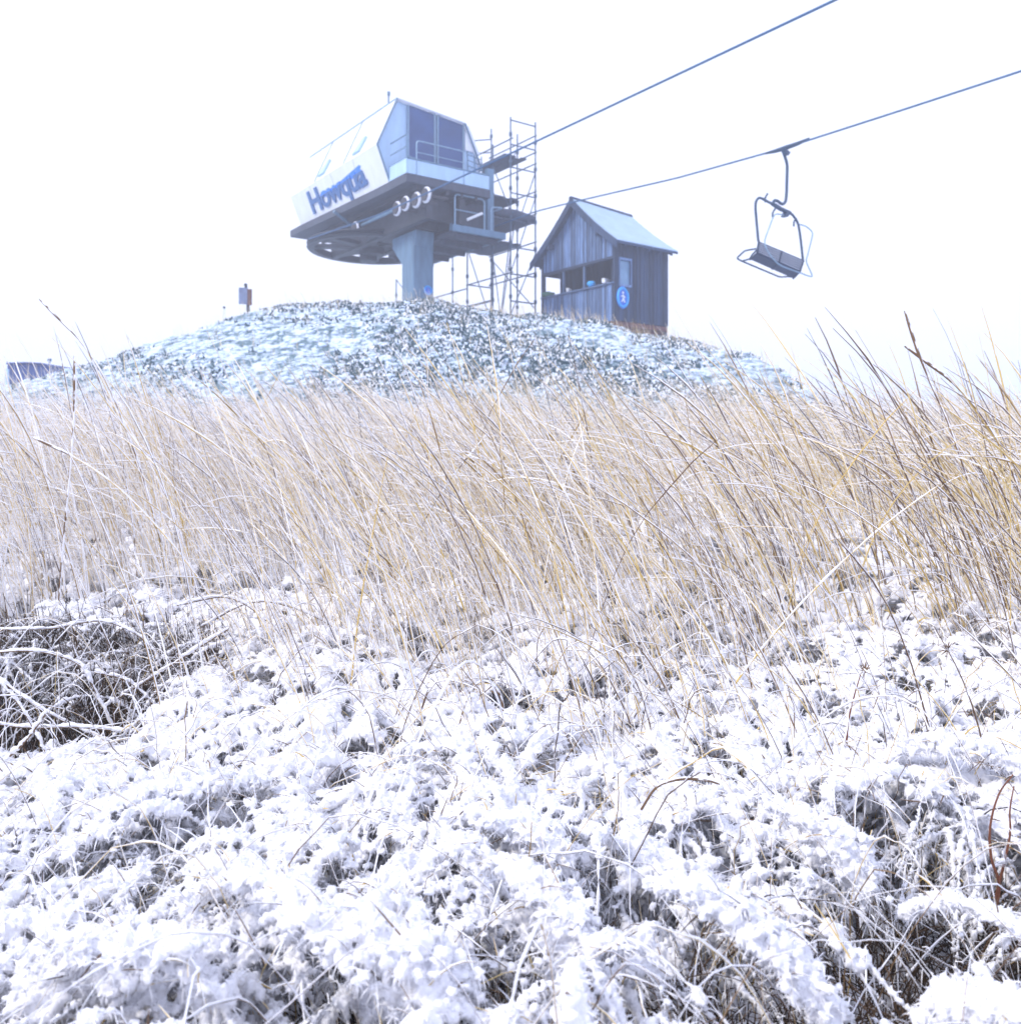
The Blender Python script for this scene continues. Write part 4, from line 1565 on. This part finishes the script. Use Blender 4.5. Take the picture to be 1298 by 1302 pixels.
def boards_b(mb, b0, b1, a, zlo, zhi, w=.16, th=.03, out=-1):
    k = max(1, round((b1 - b0) / w))
    for i in range(k):
        p0, p1 = b0 + (b1 - b0) * i / k, b0 + (b1 - b0) * (i + 1) / k
        q = a + out * random.uniform(0, .012)
        lo, hi = sorted((q + out * th, q - out * th * .2))
        hbox(mb, lo, hi, p0 + .005, p1 - .005, zlo, zhi)
        lo, hi = sorted((q + out * (th + .02), q + out * th))
        hbox(mb, lo, hi, p0 - .022, p0 + .022, zlo + .01, zhi - .02)


mb = MB()
boards_a(mb, .0, HW, 0, HZB, ZOB - .02)
mb.build('front_wall', M['wood'], hut)
mb = MB()
boards_a(mb, .0, HW, 0, ZOT + .02, lambda a: roof_z(a) - .05)
mb.build('gable', M['wood'], hut)
mb = MB()
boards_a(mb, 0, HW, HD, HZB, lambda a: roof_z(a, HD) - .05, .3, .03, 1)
mb.build('back_wall', M['wood_dark'], hut)
side_top = roof_z(0) - .08
mb = MB()
boards_b(mb, .02, .14, 0, HZB, side_top)
boards_b(mb, .14, .62, 0, HZB, 5.52)
boards_b(mb, .14, .62, 0, 6.32, side_top)
boards_b(mb, .62, HD, 0, HZB, side_top)
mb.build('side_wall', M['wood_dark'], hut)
mb = MB()
boards_b(mb, .0, .12, HW, HZB, side_top, out=1)
boards_b(mb, .12, .85, HW, HZB, ZOB, out=1)
boards_b(mb, .12, .85, HW, ZOT - .05, side_top, out=1)
boards_b(mb, .85, HD, HW, HZB, side_top, out=1)
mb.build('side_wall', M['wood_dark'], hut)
mb = MB()
hbox(mb, .012, .025, .15, .61, 5.54, 6.30)
w_ = mb.build('window', M['pane'], hut)
mb = MB()
for (b0, b1, z0, z1) in ((.10, .15, 5.46, 6.38), (.61, .66, 5.46, 6.38), (.151, .609, 5.46, 5.53), (.151, .609, 6.31, 6.38)):
    hbox(mb, -.07, .03, b0, b1, z0, z1)
mb.build('window_frame', M['wood'], w_)
# corner posts, rails and posts of the opening
for a, b in ((-.03, -.03), (HW - .09, -.03), (-.03, HD - .09), (HW - .09, HD - .09)):
    mb = MB()
    hbox(mb, a, a + .12, b - .03, b + .09, HG - .2, side_top)
    mb.build('corner_post', M['wood_dark'], hut, .008)
mb = MB()
hbox(mb, .0, HW, -.12, .10, ZOB - .015, ZOB + .035)
mb.build('counter', M['wood'], hut, .006)
mb = MB()
hbox(mb, .0, HW, -.07, .05, ZOT - .07, ZOT + .015)
mb.build('lintel', M['wood_dark'], hut, .006)
for a in (.05, 1.45, 2.5):
    mb = MB()
    hbox(mb, a, a + .07, -.03, .04, ZOB + .04, ZOT - .075)
    mb.build('opening_post', M['wood'], hut, .006)
mb = MB()      # partition and floor inside
hbox(mb, 1.1, 1.16, .9, HD - .1, HZB + .1, 6.6)
hbox(mb, .1, HW - .1, .1, HD - .1, HZB, HZB + .06)
mb.build('inner_wall', M['wood_dark'], hut)
mb = MB()
hbox(mb, .03, HW - .03, .02, HD - .02, HG - .5, HZB - .012)
hbox(mb, -.06, HW + .06, -.06, .018, HG + .12, HZB - .02)
hbox(mb, -.06, .028, .02, HD, HG + .12, HZB - .02)
mb.build('plinth', M['plinth'], hut, .01)
# roof: two slabs with kicked-out eaves, snow on the weather side
for sgn in (-1, 1):
    segs = [0, .25, .5, .75, 1.]
    mb, ms_ = MB(), MB()
    for i in range(4):
        d0, d1 = segs[i], segs[i + 1]
        A_, B_ = HW / 2 + sgn * d0 * (HW / 2 + OS), HW / 2 + sgn * d1 * (HW / 2 + OS)
        for (mm, e0, e1, up0, up1) in ((mb, -OF, HD + OB, -.03, .05), (ms_, -OF + .02, HD + OB - .02, .054, .085)):
            q = []
            for up in (up0, up1):
                q += [H(A_, e0, roof_z(A_, e0) + up), H(B_, e0, roof_z(B_, e0) + up), H(B_, e1, roof_z(B_, e1) + up), H(A_, e1, roof_z(A_, e1) + up)]
            mm.hexa(q)
    r_ = mb.build('roof', M['wood_dark'], hut)
    ms_.build('roof_sheet', M['roof'], r_)
    mb = MB()     # barge board
    for i in range(4):
        d0, d1 = segs[i], segs[i + 1]
        A_, B_ = HW / 2 + sgn * d0 * (HW / 2 + OS), HW / 2 + sgn * d1 * (HW / 2 + OS)
        q = []
        for dz in (-.20, .06):
            q += [H(A_, -OF - .045, roof_z(A_, -OF) + dz), H(B_, -OF - .045, roof_z(B_, -OF) + dz), H(B_, -OF - .003, roof_z(B_, -OF) + dz), H(A_, -OF - .003, roof_z(A_, -OF) + dz)]
        mb.hexa(q)
    mb.build('barge_board', M['wood_dark'], hut)
    mb = MB()
    for k in range(5):
        bq = .1 + k * (HD - .2) / 4
        for i in range(4):
            pass
        a0 = HW / 2 + sgn * (HW / 2 - .05)
        a1 = HW / 2 + sgn * (HW / 2 + OS - .03)
        lo, hi = min(a0, a1), max(a0, a1)
        mb.hexa([H(a0, bq, roof_z(a0) - .17), H(a1, bq, roof_z(a1) - .13), H(a1, bq + .06, roof_z(a1) - .13), H(a0, bq + .06, roof_z(a0) - .17),
                 H(a0, bq, roof_z(a0) - .04), H(a1, bq, roof_z(a1) - .04), H(a1, bq + .06, roof_z(a1) - .04), H(a0, bq + .06, roof_z(a0) - .04)])
    mb.build('rafter_ends', M['wood_dark'], hut)
for a in (.62, HW - .62):      # purlin ends under the gable overhang
    mb = MB()
    hbox(mb, a - .06, a + .06, -OF, -.06, roof_z(a) - .33, roof_z(a) - .16)
    mb.build('purlin_end', M['wood_dark'], hut)
mb = MB()
mb.hexa([H(HW / 2 - .09, -OF - .05, ZRF + .04), H(HW / 2 + .09, -OF - .05, ZRF + .04), H(HW / 2 + .09, HD + OB, ZRB + .02), H(HW / 2 - .09, HD + OB, ZRB + .02),
         H(HW / 2 - .05, -OF - .05, ZRF + .12), H(HW / 2 + .05, -OF - .05, ZRF + .12), H(HW / 2 + .05, HD + OB, ZRB + .10), H(HW / 2 - .05, HD + OB, ZRB + .10)])
mb.build('ridge_cap', M['wood_dark'], hut)

# the blue oval sign on the corner of the hut
wb = np.array([HX + GXX * .24 - EX * .065, HYY + GYY * .24 - EY * .065, 5.10])
round_sign('round_sign', 'oval blue sign with a white walking figure on the side wall of the hut', wb, (-EX, -EY), .27, .36, 'blue signs', True)

# things left on the counter
def counter(a, b=-.02):
    q = H(a, b, ZOB + .037)
    return (HX + q[0], HYY + q[1], HG + q[2])


mb = MB()
mb.tube([(0, 0, 0), (0, 0, .02), (0, 0, .10), (0, 0, .18)], [.07, .09, .16, .11], 12)
mb.build('bowl', M['sign_cyan'], tag(thing('bowl', '', ''), 'pale blue bowl on the hut counter right of the middle post', 'bowl'), smooth=True)
bpy.data.objects['bowl'].location = counter(1.12)
t_ = thing('box', 'pale cardboard box on the hut counter by the right post', 'box', counter(.42), HTH)
mb = MB()
mb.box((-.17, -.06, 0), (.17, .06, .13))
mb.build('carton', M['panel'], t_, .01)
mb = MB()
mb.box((-.175, -.065, .131), (.175, .065, .15))
mb.build('lid', M['white'], t_, .004)
t_ = thing('cup', 'small white cup on the hut counter left of the middle post', 'cup', counter(2.3), 0)
mb = MB()
mb.tube([(0, 0, 0), (0, 0, .005), (0, 0, .14)], [.04, .05, .065], 14)
mb.build('body', M['white'], t_, smooth=True)
mb = MB()
mb.tube(smooth_path([(.05, 0, .03), (.1, 0, .05), (.1, 0, .1), (.055, 0, .115)], 10), .01, 6)
mb.build('handle', M['white'], t_)
t_ = thing('folded_cloth', 'crumpled green cloth on the left end of the hut counter', 'cloth', counter(HW - .3), 0)
rb = np.random.default_rng(2)
v = ICO_V * np.array([.25, .16, .11]) + rb.normal(0, .018, ICO_V.shape)
mb = MB()
mb.add(v + np.array([0, 0, .08]), [tuple(f) for f in ICO_F])
mb.build('cloth', M['green'], t_, smooth=True)

# ------------------------------------------------------------------ small things on the skyline
def gpt(px, Y):
    X = (px - CX) / F * Y
    return X, Y, float(ground(X, Y))


x, y, z = gpt(315, 27.4)
zs = (HY - 404) / F * 27.4
t_ = thing('trail_sign', 'grey board sign on a short post at the left edge of the mound', 'sign', (x, y, zs), .35)
k = 27.4 / F
mb = MB()
mb.tube([(.04, 0, z - zs - .1), (.02, 0, .1), (0, 0, .5), (-.06, 0, 1.0)], [.055, .052, .05, .045], 10)
mb.tube([(-.06, 0, .98), (-.062, 0, 1.0), (-.064, 0, 1.05)], [.03, .06, .03], 10)
mb.build('post', M['steel_dark'], t_, smooth=True)
mb = MB()
mb.box((-.27, -.10, .40), (-.02, -.06, .90))
mb.build('board', M['signwood'], t_, .008)
mb = MB()
mb.box((-.015, -.10, .38), (.12, -.05, .87))
mb.build('board', M['brown'], t_, .008)

x, y, z = gpt(285, 27.2)
t_ = thing('marker_stake', 'thin pale two legged stake with a dark tip left of the trail sign', 'stake', (x, y, (HY - 420) / F * 27.2), 0)
mb = MB()
mb.tube([(-.12, 0, -.5), (0, 0, .66)], .016, 6)
mb.build('leg', M['white'], t_)
mb = MB()
mb.tube([(.14, 0, -.5), (.01, 0, .62)], .014, 6)
mb.build('leg', M['white'], t_)
mb = MB()
mb.tube([(0, 0, .66), (0, 0, .73)], .035, 8)
mb.build('tip', M['tyre'], t_)

x, y, z = gpt(458, 27)
mb = MB()
mb.tube([(0, 0, -.1), (0, 0, .27), (.004, 0, .30)], [.03, .028, .012], 8)
o = mb.build('marker_peg', M['steel_dark'], loc=(x, y, z))
tag(o, 'short dark peg on the crest of the mound left of the steel column', 'peg')

# shed behind the grass at the left edge
Y = 30.
x0, x1 = (9 - CX) / F * Y, (71 - CX) / F * Y
zt = (HY - 463) / F * Y
zg = float(ground((x0 + x1) / 2, Y)) - .3
shed = thing('storage_shed', 'blue shed with a low rounded roof half hidden by grass at the left edge', 'shed', (x0, Y, zg), -.12)
w, h = x1 - x0, zt - zg
mb = MB()
prof = [(0, 0), (w, 0), (w, h - .26), (w - .10, h - .12), (w - .32, h - .04), (w * .45, h), (.06, h - .01), (.02, h - .02), (0, h - .05)]
mb.prism([(a, 0, b) for a, b in prof], (0, 2.4, 0))
mb.build('body', M['shed'], shed, .03)
mb = MB()
mb.box((-.03, -.05, 0), (.09, .02, h - .16))
mb.build('corner_trim', M['endwall'], shed, .01)
mb = MB()
mb.prism([(a, -.08, b + .012) for a, b in prof[3:8]] + [(a, -.08, b + .06) for a, b in reversed(prof[3:8])], (0, 2.5, 0))
mb.build('roof', M['shed'], shed)
mb = MB()
mb.tube([(w * .52, 1., h), (w * .52, 1., h + .22)], .03, 8)
mb.tube([(w * .52, 1., h + .2), (w * .52, 1., h + .28)], .07, 8)
mb.build('vent_pipe', M['steel'], shed)


# ------------------------------------------------------------------ stalks and seed heads that stand out
def stalk(name, label, cat, px, Y, r, mat, head=None, snow=True, group=None, Y2=None):
    Y2 = Y if Y2 is None else Y2
    k = len(px)
    pts = [at(x, y, Y + (Y2 - Y) * i / (k - 1)) for i, (x, y) in enumerate(px)]
    P = smooth_path(pts, 40)                              # tip first, foot last
    rr = np.linspace(.35, 1, 40) * r
    base = Vector(P[-1])
    t = thing(name, label, cat, base, 0, group)
    mb = MB()
    mb.tube([Vector(q) - base for q in P], list(rr), 7)
    mb.build('stem', M[mat], t, smooth=True)
    if head:
        n0 = int(head * 40)
        mb = MB()
        hp = P[:n0]
        env = np.sin(np.linspace(.15, math.pi - .2, n0))
        mb.tube([Vector(q) - base for q in hp], list(r * (.6 + .9 * env * rng.uniform(.75, 1.2, n0))), 7)
        mb.build('seed_spike', M['stem_dark'], t)
    if snow:
        up = np.array([.35, -.1, .9]) * r
        env = np.clip(rng.random(40) * .9 + .2, .1, 1.1)
        env[0] = env[-1] = .05
        mb = MB()
        mb.tube([Vector(q + up * .8) - base for q in P], list(r * 1.0 * env), 6)
        mb.build('rime', M['snow'], t, smooth=True)
    return t


G = 'single stalks standing out of the grass'
stalk('grass_stalk', 'tallest thin dark stalk arching left against the sky above the shed', 'grass stalk', [(50, 380), (72, 402), (97, 428), (122, 462), (142, 500), (160, 545), (180, 600), (205, 690)], 4.0, .0042, 'stem_dark', .3, True, G)
stalk('grass_stalk', 'upright brown stalk with a spike at the left, right of the shed', 'grass stalk', [(95, 452), (95, 500), (92, 560), (86, 630), (78, 720), (74, 790)], 3.6, .005, 'stem_dark', .3, True, G)
stalk('grass_stalk', 'thick dark spiky stalk rising highest at the right', 'grass stalk', [(1150, 395), (1158, 420), (1168, 450), (1184, 490), (1206, 540), (1230, 610), (1255, 690), (1285, 790)], 3.5, .0042, 'stem_dark', .42, True, G)
stalk('grass_stalk', 'brown leaning stalk just right of the highest spiky one', 'grass stalk', [(1150, 440), (1180, 462), (1210, 486), (1245, 525), (1275, 575), (1300, 640), (1325, 760)], 3.6, .0045, 'stem_dark', .35, True, G)
stalk('grass_stalk', 'long bare straw stalk leaning right across the snowy grass', 'grass stalk', [(1192, 618), (1150, 648), (1100, 688), (1040, 745), (985, 805), (940, 862), (910, 915), (885, 985)], 2.55, .0035, 'stem', None, True, G)
stalk('grass_stalk', 'long diagonal stalk lying left across the upright grass', 'grass stalk', [(42, 556), (95, 582), (150, 620), (200, 670), (245, 725), (290, 795)], 3.4, .0038, 'stem', .2, True, G)
stalk('grass_stalk', 'short hooped stalk bent over in the snow at the centre', 'grass stalk', [(641, 916), (638, 890), (628, 872), (615, 866), (602, 874), (593, 892), (586, 915), (582, 940)], 2.3, .0028, 'stem_dark', .45, True, G)
stalk('grass_stalk', 'arched brown seed spike lying on the snow below the centre', 'grass stalk', [(915, 997), (898, 992), (872, 990), (850, 994), (832, 1004), (815, 1030)], 1.75, .0026, 'stem_dark', .7, False, G)
stalk('dead_stem', 'outer of two curved red brown stems in the lower right snow', 'dead stem', [(1288, 985), (1270, 1010), (1259, 1050), (1260, 1090), (1270, 1125), (1264, 1165)], 1.62, .0034, 'red_stem', None, False, 'red brown stems')
stalk('dead_stem', 'inner straighter of two red brown stems in the lower right snow', 'dead stem', [(1289, 1000), (1284, 1030), (1284, 1062), (1276, 1100), (1268, 1135), (1262, 1170)], 1.66, .0032, 'red_stem', None, False, 'red brown stems')
stalk('dead_stem', 'dark red stem under a spiky seed head at the right', 'dead stem', [(1094, 858), (1086, 885), (1079, 915), (1076, 945), (1074, 980)], 2.3, .0036, 'red_stem', None, False, 'red brown stems')
for lab, x, y, Y, r in (('larger dark star shaped seed head on the snow at the right', 1205, 826, 2.5, .030), ('dark ragged seed head on top of the dark red stem', 1099, 853, 2.3, .026), ('small dark seed head above the two curved red brown stems', 1247, 970, 1.6, .014)):
    t_ = thing('seed_head', lab, 'seed head', at(x, y, Y), 0, 'star shaped seed heads')
    mb = MB()
    mb.add(ICO_V * r * .25, [tuple(f) for f in ICO_F])
    mb.build('core', M['stem_dark'], t_)
    mb = MB()
    for k in range(26):
        d = Vector(rng.normal(0, 1, 3)).normalized()
        mb.tube([d * r * .2, d * r * rng.uniform(.7, 1.1)], [r * .07, r * .015], 5)
    mb.build('spines', M['stem_dark'], t_)

# bent, snow-laden stalks across the hollow at the left
BENT = [([(-40, 800), (60, 800), (130, 790), (185, 815), (205, 850)], 3.0), ([(-60, 835), (40, 828), (100, 845), (122, 880), (148, 935)], 2.7),
        ([(-20, 850), (50, 900), (110, 930), (170, 950), (230, 925)], 2.6), ([(-40, 915), (30, 925), (100, 925), (180, 930), (240, 915)], 2.5),
        ([(130, 900), (180, 870), (230, 838), (290, 800)], 2.8), ([(0, 865), (30, 905), (55, 950), (72, 990)], 2.45), ([(60, 905), (30, 945), (-20, 990)], 2.4),
        ([(120, 855), (160, 865), (190, 890), (212, 920)], 2.75), ([(225, 770), (290, 760), (340, 790), (375, 830)], 3.1), ([(250, 800), (330, 765), (420, 795), (470, 850)], 3.2)]
WHERE = ['topmost over the hollow', 'ending in a drooping tip', 'crossing the dark hollow diagonally', 'lying low along the foot of the hollow', 'rising to the right out of the hollow', 'hanging steeply at the left edge', 'sloping down to the left edge', 'short, at the back of the hollow', 'arching right beyond the hollow', 'longest, arching right beyond the hollow']
for (px, Y), wh in zip(BENT, WHERE):
    P = smooth_path([at(x, y, Y) for x, y in px], 36)
    base = Vector(P[-1])
    t_ = thing('bent_stalk', 'bent stalk thick with snow, ' + wh, 'grass stalk', base, 0, 'snow laden stalks over the hollow')
    mb = MB()
    mb.tube([Vector(q) - base for q in P], .0026, 6)
    mb.build('stem', M['stem_dark'], t_, smooth=True)
    v_, f_ = [], []
    mb = MB()
    env = .0052 * np.clip(rng.normal(.85, .45, 36), .12, 1.7)
    env[0] = env[-1] = .001
    mb.tube([Vector(q + np.array([0, 0, .006]) + rng.normal(0, .0018, 3)) - base for q in P], list(env), 9)
    so = mb.build('snow_load', M['snow'], t_, smooth=True)
    sb = so.modifiers.new('sub', 'SUBSURF')
    sb.levels = sb.render_levels = 2
    tx = bpy.data.textures.get('rough') or bpy.data.textures.new('rough', 'CLOUDS')
    tx.noise_scale = .012
    dm = so.modifiers.new('rough', 'DISPLACE')
    dm.texture = tx
    dm.strength = .007

# ------------------------------------------------------------------ the fog
SKYCOL = (.82, .90, 1.0)
mb = MB()
mb.box((-310, -45, -8), (310, 310, 16))
haze = mb.build('haze', [])
m = bpy.data.materials.new('fog')
m.use_nodes = True
nt = m.node_tree
nt.nodes.remove(nt.nodes['Principled BSDF'])
pv = N(nt, 'ShaderNodeVolumePrincipled')
pv.inputs['Color'].default_value = (.84, .88, .98, 1)
pv.inputs['Density'].default_value = .0052
pv.inputs['Anisotropy'].default_value = .1
nt.links.new(pv.outputs['Volume'], nt.nodes['Material Output'].inputs['Volume'])
haze.data.materials.append(m)
tag(haze, 'pale bluish fog over the whole hilltop', 'fog', kind='stuff')

# ------------------------------------------------------------------ light, sky, camera
SUN_EL, SUN_AZ = math.radians(42), math.radians(-112)     # azimuth from +Y (away from the camera) towards +X
w = bpy.data.worlds.new('World')
SC.world = w
w.use_nodes = True
nt = w.node_tree
bg = nt.nodes['Background']
sky = N(nt, 'ShaderNodeTexSky', sky_type='NISHITA')
sky.sun_disc = False
sky.sun_elevation = SUN_EL
sky.sun_rotation = SUN_AZ
sky.dust_density = 4
sky.air_density = 1.2
hs = N(nt, 'ShaderNodeHueSaturation')
hs.inputs['Saturation'].default_value = .35
nt.links.new(sky.outputs['Color'], hs.inputs['Color'])
c = mixc(nt, .85, hs.outputs['Color'], (9.1, 9.8, 13.2))       # thick cloud evens the sky out
nt.links.new(c, bg.inputs['Color'])
bg.inputs['Strength'].default_value = .085

sl = bpy.data.lights.new('sun', 'SUN')
sl.energy = 1.5
sl.angle = math.radians(10)
sl.color = (1, .92, .79)
so = bpy.data.objects.new('sun', sl)
C.objects.link(so)
d = Vector((math.sin(SUN_AZ) * math.cos(SUN_EL), math.cos(SUN_AZ) * math.cos(SUN_EL), math.sin(SUN_EL)))
so.rotation_euler = (-d).to_track_quat('-Z', 'Y').to_euler()
so.location = d * 60

cam = bpy.data.cameras.new('camera')
cam.sensor_fit = 'HORIZONTAL'
cam.sensor_width = 36
cam.lens = 36 * F / 1298
cam.shift_y = -(651 - HY) / 1298
cam.clip_start = .05
cam.clip_end = 3000
cam.dof.use_dof = True
cam.dof.focus_distance = 2.4
cam.dof.aperture_fstop = 6
co_ = bpy.data.objects.new('camera', cam)
C.objects.link(co_)
co_.location = (0, 0, 0)
co_.rotation_euler = (math.pi / 2, 0, 0)
SC.camera = co_

SC.view_settings.view_transform = 'Standard'
SC.view_settings.look = 'None'
SC.view_settings.exposure = .70
SC.view_settings.gamma = 1
SC.cycles.max_bounces = 8
SC.cycles.diffuse_bounces = 4
SC.cycles.volume_bounces = 1
SC.cycles.use_adaptive_sampling = True
SC.cycles.adaptive_threshold = .02
